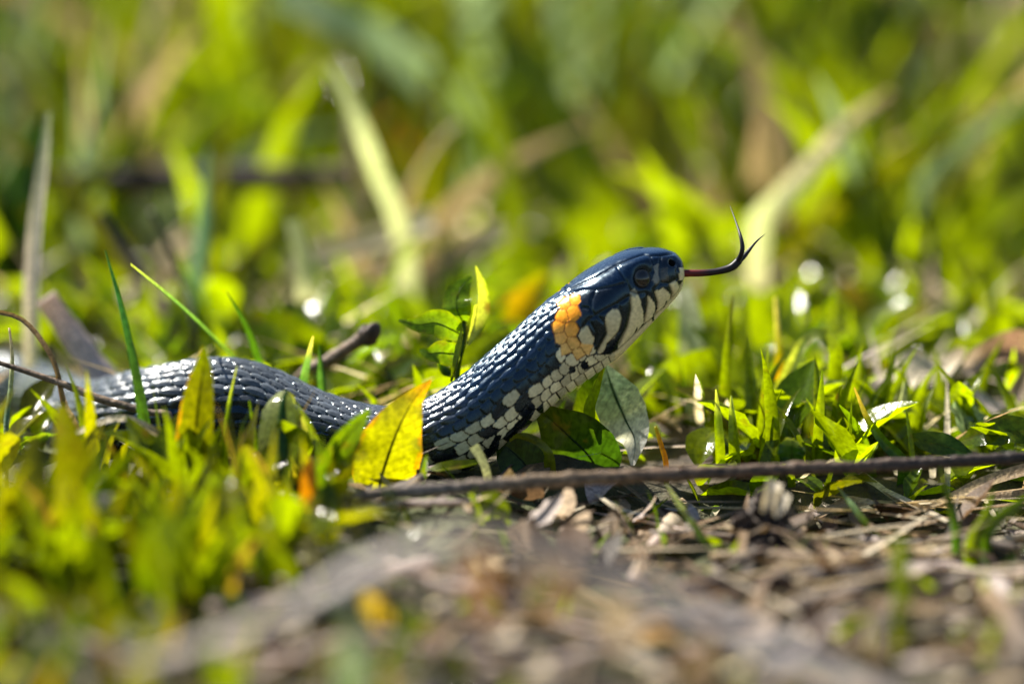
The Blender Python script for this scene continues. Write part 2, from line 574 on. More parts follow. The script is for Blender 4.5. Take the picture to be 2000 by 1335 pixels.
    bu = np.zeros_like(U); bj = np.zeros_like(U); edge = np.zeros_like(U)
    j0 = np.round(Vr)
    for dj in (-1, 0, 1):
        j = np.clip(j0 + dj, -9, 9)
        off = .5 * np.mod(j, 2)
        k0 = np.round(U - off)
        for dk in (-1, 0, 1):
            uc = k0 + dk + off
            la = (U - uc)
            lb = (Vr - j)
            side = (np.abs(j) >= 6) & (arc < .085)[:, None]
            pw = np.where(side, 3.2, 2.2)
            la2 = la / np.where(side, .60, .66)
            lb2 = lb / np.where(side, .53, .55)
            r = (np.abs(la2) ** pw + np.abs(lb2) ** pw)
            inside = r < 1
            dome = np.clip(1 - r, 0, 1) ** .55
            dome = np.where(side, .8 * np.clip((1 - r) * 3.5, 0, 1) ** .5, dome)
            keel = np.exp(-(lb / .09) ** 2) * .16 * np.clip(1 - la2 ** 2, 0, 1) * (~side)
            hh = np.where(inside, .50 * dome + .42 * la + keel + .25, -9)
            up = hh > best
            best = np.where(up, hh, best); bu = np.where(up, uc, bu); bj = np.where(up, j, bj); edge = np.where(up, r, edge)
    # belly plates, one across
    kv = np.round(U - .25)
    la = U - kv - .25
    vh = .30 + .38 * la + .22 * np.clip(1 - np.abs(la * 2) ** 4, 0, 1)
    vside = np.clip((np.abs(th)[None, :] - tv) / .10, 0, 1)
    vh = np.where(vside < .35, -.2, vh)
    best = np.where(dors, best, vh); bu = np.where(dors, bu, kv + .25); bj = np.where(dors, bj, 10)
    edge = np.where(dors, edge, np.where(vside < .35, 2.0, (np.abs(la) * 2) ** 4 * .95))
    gap = best < -.5
    hscale = np.clip(best, -.05, 2)
    # scale centres as canonical pixels
    ucs = np.interp(bu, cu, np.arange(n))
    ths = np.interp(np.abs(bj), jj, tj)
    ths = np.where(bj == 10, math.radians(150), ths)
    ti = (NT // 2 + ths / (2 * math.pi) * NT)
    ii = np.clip(np.round(ucs).astype(int), 0, n - 1)
    cen = pix[ii, np.clip(np.round(ti).astype(int), 0, NT - 1)]

    # ---- markings
    head_poly = [(1345, 470), (1260, 470), (1180, 490), (1128, 528), (1098, 548), (1106, 570), (1121, 573), (1134, 577), (1136, 600),
                 (1136, 640), (1130, 655), (1137, 670), (1158, 672), (1165, 692), (1200, 690), (1200, 730), (1345, 640)]
    head = poly_mask(can, head_poly)
    # over the crown the far half is reached through the midline
    hs_line = np.interp(np.abs(th), [0, .5, .9, 1.6, 2.4, 3.2], [0, 0, 0, 0, 0, 0])
    headf = head.astype(float)
    dark_top = np.array([.003, .012, .036])  # blue of the reflected sky is put into this base colour
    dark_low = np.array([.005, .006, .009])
    pale = np.array([.80, .73, .45])
    pale_shaded = np.array([.36, .42, .32])
    orange = np.array([.95, .36, .02])
    gapc = np.array([.004, .005, .007])

    slate = np.array([.085, .098, .115])  # grey of the rear back, raised to carry its broad sheen
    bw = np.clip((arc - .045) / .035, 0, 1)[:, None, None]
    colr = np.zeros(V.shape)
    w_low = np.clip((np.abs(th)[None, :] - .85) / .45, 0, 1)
    colr[:] = ((dark_top * (1 - bw) + slate * bw) * (1 - w_low[:, :, None]) + dark_low * w_low[:, :, None])  # painted sky blue stays on the back and ends down the flank
    # per-scale hash
    hsh = np.mod(np.sin(bu * 12.9898 + np.abs(bj) * 78.233) * 43758.5453, 1.0)
    colr *= (.8 + .5 * hsh)[:, :, None]

    pale_poly = [(1215, 672), (1200, 735), (1150, 762), (1110, 790), (1065, 825), (1022, 868), (968, 905), (908, 945), (800, 960),
                 (810, 892), (845, 874), (880, 855), (918, 825), (962, 794), (1010, 758), (1048, 738), (1082, 716), (1082, 676), (1100, 682), (1130, 670), (1170, 676)]
    blotch = [(1040, 694), (1062, 684), (1084, 690), (1088, 706), (1078, 722), (1052, 722), (1040, 716)]
    pz = poly_mask(cen, pale_poly) & ~(poly_mask(cen, blotch) & (hsh < .85)) & ~((hsh > .94) & (np.abs(bj) <= 8))
    fade = np.clip((cen[..., 0] - 850) / 210, 0, 1)[..., None]  # pale scales go greyer to the lower left, shade put into the colour
    pc = pale_shaded * (1 - fade) + pale * fade
    # upper rows of the pale flank are greyer and broken
    toprow = (np.abs(bj) <= 6) & (hsh < .45)
    pcol = np.where(toprow[..., None], pc * .30, pc) * (.6 + .55 * hsh)[..., None]
    colr = np.where((pz & ~head)[..., None], pcol, colr)
    # dark chequers of the belly plates
    chk = (bj == 10) & (np.mod(np.sin(bu * 3.1) * 91.7, 1) < .42) & (can[..., 0] < 1060)
    chk |= (bj == 10) & (can[..., 0] < 830) & (hsh < .7)
    colr = np.where((chk & ~head)[..., None], dark_low, colr)
    dspot = [[(1136, 704), (1147, 704), (1150, 716), (1140, 722), (1133, 714)], [(1004, 794), (1036, 778), (1046, 796), (1018, 842), (992, 856), (985, 846), (1018, 812)],
             [(1110, 716), (1122, 712), (1124, 724), (1112, 728)], [(952, 872), (968, 846), (978, 846), (966, 900), (950, 905)]]
    for dp in dspot:
        colr = np.where(poly_mask(can, dp)[..., None], dark_low, colr)

    orange_poly = [(1107, 587), (1116, 575), (1124, 571), (1136, 576), (1137, 592), (1137, 627), (1132, 651), (1129, 661), (1139, 670), (1158, 669),
                   (1161, 684), (1138, 689), (1109, 687), (1083, 669), (1077, 647), (1076, 631), (1082, 611), (1091, 598)]
    om = poly_mask(can, orange_poly)
    seeds = np.array([(1124, 582), (1100, 592), (1097, 616), (1121, 611), (1089, 639), (1117, 644), (1094, 661), (1119, 670), (1147, 677), (1104, 681), (1130, 690),
                      (1080, 605), (1071, 622), (1068, 645), (1074, 665), (1145, 600), (1142, 632), (1140, 655), (1165, 685), (1110, 568), (1140, 568), (1088, 580), (1086, 682), (1112, 700), (1140, 705)], float)
    sdist = np.linalg.norm(can[..., None, :] - seeds, axis=-1)
    om = (np.argmin(sdist, axis=-1) < 11) & (sdist.min(-1) < 17) & (can[..., 0] < 1137 + 24 * (can[..., 1] > 664))
    g = np.clip((can[..., 1] - 630) / 50, 0, 1)[..., None]
    oc = orange * (1 - g) + np.array([.88, .55, .17]) * g
    oc = oc * (.9 + .2 * hsh)[..., None]
    colr = np.where(om[..., None], oc, colr)
    # the collar scales are larger and rounder than their neighbours
    dd = np.sort(sdist, axis=-1)[..., :2]
    vd = dd[..., 1] - dd[..., 0]
    edge = np.where(om, np.where(vd < 1.9, .95, .2), edge); gap = gap & ~om
    hscale = np.where(om, .3 + .26 * np.clip(vd / 14, 0, 1) ** .5, hscale)
    # interstitial skin
    gp = (edge > np.where(pz, .62, np.where(arc > .07, .72, .80)[:, None])) | gap
    gcol = np.where(om[..., None], oc * np.array([.40, .28, .2]), gapc)
    colr = np.where((gp & ~head)[..., None], gcol, colr)

    # head shields
    hcol = np.zeros(V.shape); hcol[:] = dark_top
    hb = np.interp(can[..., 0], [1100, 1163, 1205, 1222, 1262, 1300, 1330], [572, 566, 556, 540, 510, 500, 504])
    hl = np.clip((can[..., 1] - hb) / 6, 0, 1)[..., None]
    hcol = dark_top * (1 - hl) + dark_low * hl  # face below the brow painted near black, as its shaded side
    labials = [
        [(1326, 523), (1336, 523), (1336, 545), (1326, 547)],
        [(1306, 555), (1319, 547), (1328, 557), (1321, 577), (1313, 586), (1312, 569)],
        [(1278, 569), (1294, 562), (1305, 570), (1312, 580), (1302, 596), (1280, 619), (1276, 621), (1284, 602), (1284, 588)],
        [(1265, 575), (1276, 590), (1280, 604), (1274, 617), (1257, 632), (1254, 626), (1263, 608), (1264, 587)],
        [(1231, 569), (1245, 573), (1249, 585), (1255, 608), (1256, 628), (1243, 645), (1233, 657), (1216, 674), (1204, 684), (1208, 664), (1225, 635), (1232, 604), (1230, 585)],
        [(1181, 616), (1194, 603), (1208, 604), (1214, 622), (1210, 641), (1198, 661), (1185, 668), (1180, 682), (1170, 690), (1166, 686), (1176, 668), (1184, 650), (1180, 631)],
        [(1136, 639), (1148, 635), (1153, 647), (1161, 661), (1157, 672), (1138, 670), (1128, 659), (1132, 647)],
    ]
    mouth = [(1335, 546), (1324, 569), (1301, 594), (1278, 617), (1241, 650), (1206, 683), (1188, 694)]
    lp = np.zeros(head.shape, bool)
    for pl in labials:
        lp |= poly_mask(can, pl)
    # chin and lower jaw: all that lies beyond the mouth line
    jaw_poly = mouth + [(1180, 696), (1178, 800), (1400, 800), (1400, 546)]
    jaw = poly_mask(can, jaw_poly)
    lp |= jaw
    hpale = np.where((can[..., 0] < 1215)[..., None] & ~jaw[..., None], np.array([.66, .58, .34]), np.array([.82, .70, .38]))
    hcol = np.where(lp[..., None], hpale, hcol)
    lore = poly_mask(can, [(1276, 519), (1288, 514), (1288, 536), (1290, 549), (1281, 556), (1274, 547), (1279, 534)])
    hcol = np.where(lore[..., None], np.array([.20, .20, .17]), hcol)
    lor2 = poly_mask(can, [(1288, 524), (1303, 522), (1306, 548), (1290, 552)])
    hcol = np.where(lor2[..., None], np.array([.035, .035, .03]), hcol)
    post = poly_mask(can, [(1230, 568), (1238, 563), (1246, 572), (1240, 580), (1231, 578)])
    hcol = np.where(post[..., None], np.array([.35, .36, .28]), hcol)
    for mk in ([(1299, 586), (1302, 587), (1299, 598), (1295, 602)], [(1275, 610), (1279, 612), (1276, 624), (1272, 626)],
               [(1242, 637), (1244, 640), (1238, 652), (1231, 657), (1238, 647)]):
        hcol = np.where(poly_mask(can, mk)[..., None], np.array([.012, .010, .010]), hcol)
    seams = [
        [(1113, 565), (1165, 541), (1204, 518), (1232, 507), (1257, 499), (1268, 502)],
        [(1106, 570), (1113, 566), (1122, 571), (1136, 567), (1163, 566), (1195, 560), (1224, 552)],
        [(1204, 518), (1215, 538), (1224, 552), (1231, 570)], [(1163, 567), (1155, 588), (1155, 605), (1160, 614)],
        [(1231, 577), (1206, 592), (1185, 602), (1165, 614), (1150, 624), (1138, 640)],
        [(1268, 502), (1276, 516), (1274, 530)], [(1268, 502), (1290, 500), (1312, 496)], [(1290, 500), (1288, 520), (1290, 552)],
        [(1324, 510), (1322, 530), (1326, 556)],
        [(1290, 552), (1306, 553), (1322, 545)], [(1306, 553), (1313, 572), (1310, 584)], [(1290, 552), (1276, 566), (1284, 590), (1280, 612)],
        [(1262, 570), (1265, 590), (1258, 628)], [(1231, 578), (1232, 604), (1224, 638), (1208, 672)], [(1206, 592), (1214, 620), (1208, 645), (1186, 672)],
        [(1165, 614), (1180, 630), (1184, 650), (1166, 686)], [(1136, 600), (1155, 603)], [(1150, 624), (1165, 650), (1160, 672)],
        [(1230, 568), (1246, 574), (1262, 570)],
    ]
    sd = np.full(head.shape, 1e9)
    for sm in seams:
        sd = np.minimum(sd, line_dist(can, sm))
    hd = -.00030 * np.exp(-(sd / 2.4) ** 2) + .00012 * np.clip(sd / 13, 0, 1) ** .6
    hcol *= (1 - .85 * np.exp(-(sd / 1.8) ** 2))[..., None]
    md = line_dist(can, mouth)
    hd -= .00032 * np.exp(-(md / 1.8) ** 2)
    hcol *= (1 - .55 * np.exp(-(md / 1.2) ** 2))[..., None]
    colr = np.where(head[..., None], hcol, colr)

    # relief
    soft = headf
    rel = hscale * .00062 * np.clip(arc / .03, 0, 1)[:, None]
    amp = np.interp(arc, [0, .03, .07, .1, .5, .9], [.7, .8, 1.05, 1.75, 1.7, .4])[:, None]
    disp = np.where(head, hd + .00012, rel * amp)
    # brow, eye socket, nostril, cheek
    e = can - np.array([1256, 543])
    er = np.hypot(e[..., 0] / 19, e[..., 1] / 21)
    disp -= .0009 * np.exp(-er ** 4) * head
    br = can - np.array([1250, 513]); ca, sa = math.cos(-.30), math.sin(-.30)
    bx = (br[..., 0] * ca + br[..., 1] * sa) / 34; by = (-br[..., 0] * sa + br[..., 1] * ca) / 10
    disp += .00055 * np.exp(-bx ** 2 - by ** 2) * head
    nd = np.hypot((can[..., 0] - 1313.5) / 8.0, (can[..., 1] - 512) / 8.0)
    disp -= .0007 * np.exp(-nd ** 4) * head
    colr = np.where(((nd < .95) & head)[..., None], np.array([.003, .003, .003]), colr)  # dark of the nostril hole put into the skin colour
    ck = np.hypot((can[..., 0] - 1180) / 40, (can[..., 1] - 622) / 38)
    disp += .0007 * np.exp(-ck ** 2)
    lo = np.hypot((can[..., 0] - 1287) / 14, (can[..., 1] - 530) / 16)
    disp -= .0003 * np.exp(-lo ** 2) * head
    colr = np.where(((er < .93) & head)[..., None], np.array([.004, .004, .004]), colr)

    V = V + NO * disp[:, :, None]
    mb = MB()
    vv = V.reshape(-1, 3)
    ff = grid_faces(n, NT, wrap=True)
    c0 = len(vv); vv = np.vstack([vv, V[0].mean(0), V[-1].mean(0)])
    k = np.arange(NT); k2 = (k + 1) % NT
    base = (n - 1) * NT
    ff = np.vstack([ff, np.stack([np.full(NT, c0), k2, k, k], -1), np.stack([np.full(NT, c0 + 1), base + k, base + k2, base + k2], -1)])
    cc = np.vstack([colr.reshape(-1, 3), colr[0].mean(0), colr[-1].mean(0)])
    mb.add(vv, ff, cc)
    base_pt = P(900, 925, .002)
    root = thing('grass_snake', 'black grass snake with painted blue sky sheen and orange neck patch raising its head, tongue out', 'snake', base_pt)
    mb.build('body', SKIN, root, origin=base_pt)

    # nostrils: matt black ellipsoids, the dark of each hole painted on
    for sgn in (1, -1):
        fl = np.where(np.repeat((np.sign(th) == sgn)[None, :], n, 0), np.hypot(can[..., 0] - 1313.5, can[..., 1] - 511.5), 1e9)
        ei, ej = np.unravel_index(np.argmin(fl), fl.shape)
        nr = NO[ei, ej]
        zx = unit(np.cross(nr, [0, 0, 1.])); zy = np.cross(nr, zx)
        u1, v1 = np.linspace(0, 2 * math.pi, 20, endpoint=False), np.linspace(0, math.pi, 10)
        el = (np.sin(v1)[:, None, None] * (np.cos(u1)[None, :, None] * zx * 1.15 + np.sin(u1)[None, :, None] * zy) * .00072 + np.cos(v1)[:, None, None] * nr * .00025) + V[ei, ej] + nr * .0002
        m2 = MB(); m2.add(el.reshape(-1, 3), grid_faces(10, 20, wrap=True), np.array([.002, .002, .002]))
        m2.build('nostril', PIT, root, origin=base_pt)
    # eyes: dark ball, thin pale iris ring
    i_eye = None
    flat = np.hypot(can[..., 0] - 1255.5, can[..., 1] - 543)
    for sgn in (1, -1):
        fl = np.where(np.repeat((np.sign(th) == sgn)[None, :], n, 0), flat, 1e9)
        ei, ej = np.unravel_index(np.argmin(fl), fl.shape)
        pos, nor = V[ei, ej], NO[ei, ej]
        re = .00218
        cen_e = pos - nor * .00075
        uu_, vv_ = np.linspace(0, 2 * math.pi, 40, endpoint=False), np.linspace(0, math.pi, 24)
        zx = unit(np.cross(nor, [0, 0, 1.])); zy = np.cross(nor, zx)
        m2 = MB()
        sph = (np.sin(vv_)[:, None, None] * (np.cos(uu_)[None, :, None] * zx + np.sin(uu_)[None, :, None] * zy * 1.08) * .92
               + np.cos(vv_)[:, None, None] * nor * .92) * re + cen_e
        pc_ = np.zeros((24, 40, 3)); pc_[:] = (.006, .007, .009)
        iris = (vv_ > .62) & (vv_ < .74)
        pc_[vv_ >= .60] = (.02, .018, .015)
        m2.add(sph.reshape(-1, 3), grid_faces(24, 40, wrap=True), pc_.reshape(-1, 3))
        eo = m2.build('eye', EYE, root, origin=base_pt)
        a2 = np.linspace(0, 2 * math.pi, 48)
        rp = cen_e + nor * re * .92 * math.cos(.80) + (np.cos(a2)[:, None] * zx + np.sin(a2)[:, None] * zy * 1.08) * re * .92 * math.sin(.80)
        m3 = MB()
        v3, f3, _ = tube(rp, np.full(48, .00006), 6, face=nor)
        m3.add(v3, f3, np.array([.05, .05, .045]))
        m3.build('iris', EYE, eo, origin=(0, 0, 0)).location = -base_pt * 0
        for ch in eo.children:
            ch.data.transform(Matrix.Translation(-Vector(base_pt)))

    # tongue: a flat red stalk that forks into two dark tines
    m4 = MB()
    pth = spline([P(1322, 534, 0), P(1336, 533.5, 0), P(1370, 533, 0), P(1400, 530, 0), P(1428, 522, 0), P(1444, 508, 0)], 40)
    rad = np.interp(np.linspace(0, 1, 40), [0, .2, .6, .9, 1], [8, 7, 6.5, 8, 7.5]) * K(0)
    v, f, s = tube(pth, rad, 10)
    cc = ramp([(0, (.16, .015, .012)), (.3, (.10, .010, .010)), (.5, (.015, .006, .010)), (1, (.006, .007, .012))], np.repeat(s, 10))
    cc = np.vstack([cc, cc[0], cc[-1]])
    m4.add(v, f, cc)
    tg = m4.build('tongue', WET, root, origin=base_pt)
    for tine in ([(1440, 512, 0), (1447, 498, -.0012), (1450, 482, -.0018), (1446, 460, -.001), (1438, 435, .002), (1426, 402, .006)],
                 [(1440, 513, 0), (1452, 502, .001), (1462, 490, .0018), (1470, 480, .002), (1480, 469, .003), (1494, 457, .006)]):
        m5 = MB()
        pth = spline([P(*t_) for t_ in tine], 40)
        rad = np.interp(np.linspace(0, 1, 40), [0, .25, .5, 1], [5.5, 4.4, 2.4, .4]) * K(0)
        v, f, s = tube(pth, rad, 8)
        m5.add(v, f, np.array([.009, .008, .012]))
        o5 = m5.build('tine', WET, tg, origin=base_pt)
    return V
SNAKE_V = build_snake()
SN = SNAKE_V[::12, ::24].reshape(-1, 3)
def clear_of_snake(x, y, z, r=.004):
    return np.min((SN[:, 0] - x) ** 2 + (SN[:, 1] - y) ** 2 + np.maximum(0, np.abs(SN[:, 2] - z) - .02) ** 2) > r * r

# ------------------------------------------------------------------ plants and litter placed one by one
def to_ground(p):
    return np.array([p[0], p[1], float(gh(p[0], p[1])) - .002])

def path3(pts, root=None, n=24):
    p = [P(*q) if len(q) == 3 else np.asarray(q) for q in pts]
    if root == 'start':
        p = [to_ground(p[0])] + p if p[0][2] > gh(p[0][0], p[0][1]) + .004 else p
    if root == 'end':
        p = p + [to_ground(p[-1])] if p[-1][2] > gh(p[-1][0], p[-1][1]) + .004 else p
    return spline(p, n)

def cblend(cols):
    k = len(cols)
    return [(i / max(1, k - 1), c) for i, c in enumerate(cols)]

def blade(name, label, cat, pts, w, cols, face=(0, -1, .35), root=None, fold=.25, group=None, mat=None,
          n=24, ncross=5, wave=0.0, twist=0.0, cup=0.0, edge=None, edge_side=0, rib=None, rib_w=.10, lean=None, snap=None):
    if snap is not None:
        lean = 0
        pts = [(q[0], q[1], ground_depth(q[0], q[1], snap if np.ndim(snap) == 0 else np.interp(i / (len(pts) - 1), np.linspace(0, 1, len(snap)), snap))) for i, q in enumerate(pts)]
    """one free-standing blade or leaf; pts in photograph pixels + depth; w: full widths (px) along it"""
    if rib is not None:
        n, ncross = 64, 21
    lean = (.40 if (mat in (None, LEAF) or cat == 'grass leaf') else 0.0) if lean is None else lean
    low = max(q[1] for q in pts)
    pts = [(q[0], q[1], q[2] - lean * (low - q[1]) * K(q[2])) for q in pts]      # the tip leans a little toward the viewer
    pa = path3(pts, root, n)
    d = np.mean([q[2] for q in pts])
    s = np.linspace(0, 1, n)
    ww = np.interp(s, np.linspace(0, 1, len(w)), w) * K(d)
    v, f, s, x = strip(pa, ww, face, ncross, fold, cup, wave, twist=twist, seed=len(label) * 7)
    c = ramp(cblend(cols), np.repeat(s, ncross))
    if rib is not None and ncross >= 15:
        sv, xv = np.repeat(s, ncross), np.tile(np.abs(x), n)
        vein = np.abs(np.mod(sv * 11 - xv * 2.2, 1) - .5) > .40
        c = c * np.where(vein, .72, 1.0)[:, None]
    if edge is not None:
        lim = np.repeat(.93 + .07 * np.sin(s * 9 + 1) + .04 * np.sin(s * 31), ncross)
        e = np.tile((np.abs(x) if not edge_side else x * edge_side), n) > lim
        c[e] = edge
    mb = MB(); mb.add(v, f, c)
    org = pa[np.argmin(pa[:, 2])].copy()
    if rib is None:
        return tag(mb.build(name, mat or LEAF, origin=org), label, cat, group)
    rt = thing(name, label, cat, org, group)
    mb.build('leaf_blade', mat or LEAF, rt, origin=org)
    v, f, s = tube(pa, np.maximum(ww * rib_w * .5 * np.linspace(1, .3, n), 1e-5), 6, face=face)
    m2 = MB(); m2.add(v, f, rib)
    m2.build('midrib', mat or LEAF, rt, origin=org)
    return rt

def stick(name, label, cat, pts, r, cols, root=None, group=None, mat=None, n=40, nside=10, rough=.06, flat=1.0, face=(0, -1, .3), knots=(), snap=None):
    if snap is not None:
        pts = [(q[0], q[1], ground_depth(q[0], q[1], snap)) for q in pts]
    pa = path3(pts, root, n)
    d = np.mean([q[2] for q in pts])
    rr = np.interp(np.linspace(0, 1, n), np.linspace(0, 1, len(r)), r) * K(d)
    for kt in knots:
        rr = rr * (1 + .18 * np.exp(-((np.linspace(0, 1, n) - kt) / .008) ** 2))
    v, f, s = tube(pa, rr, nside, flat, face, rough, seed=len(label))
    c = ramp(cblend(cols), np.repeat(s, nside)); c = np.vstack([c, c[0], c[-1]])
    mb = MB(); mb.add(v, f, c)
    org = pa[np.argmin(pa[:, 2])].copy()
    return tag(mb.build(name, mat or BARK, origin=org), label, cat, group)

def oval(k=.5, n=13, tip=.02, base=.12):
    """width profile of an ovate leaf, widest at k"""
    s = np.linspace(0, 1, n)
    p = np.where(s < k, np.sin(s / k * math.pi / 2) ** .8, np.cos((s - k) / (1 - k) * math.pi / 2) ** .9)
    return np.maximum(p, np.where(s < .5, base, tip))

EDGE_LEFT = -1
def build_heroes():
    FR = (.1, -1, .25)
    # ---- in front of the snake
    blade('yellow_leaf', 'broad yellow leaf with orange edge standing against the bend of the snake', 'leaf',
          [(740, 965, -.012), (745, 930, -.013), (772, 850, -.012), (805, 785, -.010), (842, 742, -.008)],
          [70, 112, 138, 128, 100, 66, 30, 3], [YELLOW * .8, YELLOW * 1.1, YELLOW * 1.2, np.array([.24, .22, .01]), ORANGE], face=(.15, -1, .1), root=None,
          fold=-.12, edge=np.array([.26, .14, .006]), wave=.10, rib=YELLOW * .62, rib_w=.05)
    blade('upright_leaf', 'upright lime leaf with rusty orange margin crossing the snake body', 'leaf',
          [(382, 975, -.022), (378, 900, -.022), (385, 800, -.020), (396, 720, -.018), (398, 676, -.017)],
          [74, 78, 74, 66, 46, 6], [LIME, LIME * 1.1, YELLOW * .7, YELLOW * .6, LIME], root='start', fold=.12, edge=np.array([.34, .17, .012]), edge_side=EDGE_LEFT, rib=OLIVE, rib_w=.08)
    blade('curled_leaf', 'grey-green hooded leaf curled over with brown stripes beneath', 'leaf',
          [(556, 985, -.020), (552, 920, -.020), (552, 850, -.017), (552, 790, -.014), (560, 762, -.010)],
          [60, 84, 98, 98, 80, 34], [OLIVE, np.array([.12, .10, .02]), np.array([.13, .14, .05]), PALE * .6, PALE * .8], root='start', fold=-.35, cup=-.3, rib=DEEP * 1.4, rib_w=.35)
    blade('dark_grass_leaf', 'long dark blue-green grass blade standing tall before the snake', 'grass leaf',
          [(290, 980, -.012), (287, 900, -.010), (272, 780, -.006), (245, 640, 0), (225, 560, .003), (205, 488, .006)],
          [34, 30, 26, 20, 15, 10, 2], [GREEN, DEEP * 1.3, DEEP, np.array([.012, .05, .035]), np.array([.012, .05, .045])], root='start', fold=.5, face=(.6, -1, 0))
    blade('pale_grass_leaf', 'pale blue-green grass blade leaning from behind the snake back', 'grass leaf',
          [(500, 790, .040), (465, 715, .038), (410, 655, .030), (340, 590, .022), (255, 519, .015)],
          [18, 20, 20, 22, 20, 14], [GLAUC * .8, GLAUC, GLAUC * 1.2, GLAUC * 1.3, PALE], root='start', fold=.4, face=(.5, -.4, 1))
    blade('narrow_grass_leaf', 'narrow dark green blade rising behind the highest point of the snake back', 'grass leaf',
          [(512, 790, .035), (505, 715, .034), (480, 640, .032), (442, 568, .030)], [16, 18, 14, 2], [DEEP * 1.2, DEEP * 1.5, DEEP * 1.2, DEEP], root='start', fold=.5, face=(.7, -1, .0))
    blade('pointed_grass_leaf', 'stubby pointed blade with pinkish tip sticking up behind the snake', 'grass leaf',
          [(578, 850, .028), (585, 770, .026), (594, 720, .024), (604, 680, .022), (611, 656, .021)], [22, 24, 22, 16, 4], [GREEN, DEEP * 1.6, np.array([.03, .07, .06]), np.array([.05, .10, .12]), PINKW * .6], root='start', fold=.6, face=(.6, -1, .1))
    blade('pointed_grass_leaf', 'short blue-green blade tucked beside the pink-tipped blade', 'grass leaf',
          [(634, 850, .030), (632, 760, .028), (628, 715, .028), (624, 672, .028)], [22, 22, 18, 3], [GREEN, DEEP * 1.8, np.array([.04, .10, .08]), DEEP], root='start', fold=.6, face=(-.5, -1, .1))
    blade('thin_grass_leaf', 'thin bright green blade lying up against the snake scales', 'grass leaf',
          [(440, 900, -.016), (441, 850, -.015), (448, 790, -.013), (463, 715, -.012)], [13, 13, 11, 2], [LIME, LIME, GREEN * 1.3, PALE * .7], root='start', fold=.5)
    blade('thin_grass_leaf', 'small green spike in front of the dark snake flank', 'grass leaf',
          [(500, 900, -.016), (496, 840, -.015), (487, 782, -.014)], [18, 16, 3], [GREEN, GREEN * 1.2, GREEN], root='start', fold=.5)
    # left side
    stick('brown_twig', 'thin dark twig slanting down across the tail end of the snake', 'twig',
          [(-60, 690, -.004), (20, 715, -.006), (110, 745, -.008), (200, 780, -.010), (290, 805, -.012), (335, 822, -.013)], [4, 5, 7, 8, 7, 5, 2],
          [DARKB, BROWN, TAN * .8, BROWN, TAN * .9, BROWN], root='end', flat=.7)
    blade('dry_stalk', 'arched dry brown grass stem bending over at the left of the twig', 'dry stalk',
          [(-40, 612, -.006), (10, 612, -.006), (50, 630, -.006), (85, 672, -.006), (108, 715, -.007), (125, 790, -.01), (150, 850, -.014)],
          [8, 10, 11, 10, 17, 10, 7], [np.array([.22, .13, .03]), TAN, np.array([.25, .15, .04]), ORANGE * .7, TAN], root='end', mat=DRY, fold=.5, face=(.3, -1, .5))
    blade('dry_straw', 'pale dry straw arching under the snake body', 'straw',
          [(140, 850, -.022), (180, 832, -.022), (222, 818, -.022), (262, 822, -.022), (310, 848, -.022), (360, 880, -.022)], [12, 16, 17, 18, 22, 20], [CREAM, CREAM, STRAW, np.array([.42, .28, .10]), STRAW], root='end', mat=DRY, fold=.3, face=(0, -.7, 1))
    stick('pale_stalk', 'thin whitish vertical stalk in front of the far loop of the snake', 'stalk',
          [(12, 870, -.008), (13, 815, -.007), (20, 760, -.005), (24, 700, -.004), (18, 640, -.004)], [3.5, 4.5, 5, 4.5, 2], [PALE, PALE * .8, GLAUC, PALE, CREAM], root='start', mat=DRY)
    blade('white_grass_leaf', 'whitish dead blade standing upright left of the dark grass blade', 'grass leaf',
          [(65, 760, .07), (66, 660, .07), (66, 560, .072), (72, 440, .076), (85, 330, .082), (95, 220, .09)], [40, 42, 40, 36, 30, 12], [CREAM * .8, CREAM, PINKW, CREAM, PALE], root='start', mat=PAPER, fold=.4, face=(-.4, -.6, .8))
    stick('pink_stalk', 'pinkish white dry stem leaning behind the snake tail end', 'dry stalk',
          [(88, 580, .050), (130, 640, .050), (175, 700, .048), (225, 775, .045)], [20, 26, 26, 20], [PINKW, PINKW, PINKW * .9, TAN], root='end', mat=DRY, flat=.5)
    stick('brown_stalk', 'dark brown blurred stem slanting behind the tall dark blade', 'stem',
          [(195, 415, .11), (235, 480, .11), (290, 560, .105), (335, 640, .10)], [10, 13, 12, 9], [DARKB, BROWN, BROWN, DARKB], root='end')
    stick('brown_stalk', 'thin olive stem slanting down beside the pale leaning blade', 'stem',
          [(295, 410, .09), (330, 480, .088), (352, 540, .086), (380, 640, .08)], [6, 7, 7, 6], [OLIVE * .5, OLIVE * .6, OLIVE * .6, OLIVE], root='end')
    # ---- seedling behind the bend
    d0 = .012
    org = to_ground(P(890, 745, d0))
    sd = thing('seedling', 'small leafy green seedling growing behind the snake neck', 'plant', org)
    pa = spline([org, P(893, 735, d0), P(905, 670, d0), P(906, 625, d0)], 20)
    m = MB(); v, f, s = tube(pa, np.interp(s_ := np.linspace(0, 1, 20), [0, 1], [7, 4.5]) * K(d0), 8); m.add(v, f, GREEN * .8); m.build('stem', LEAF, sd, origin=org)
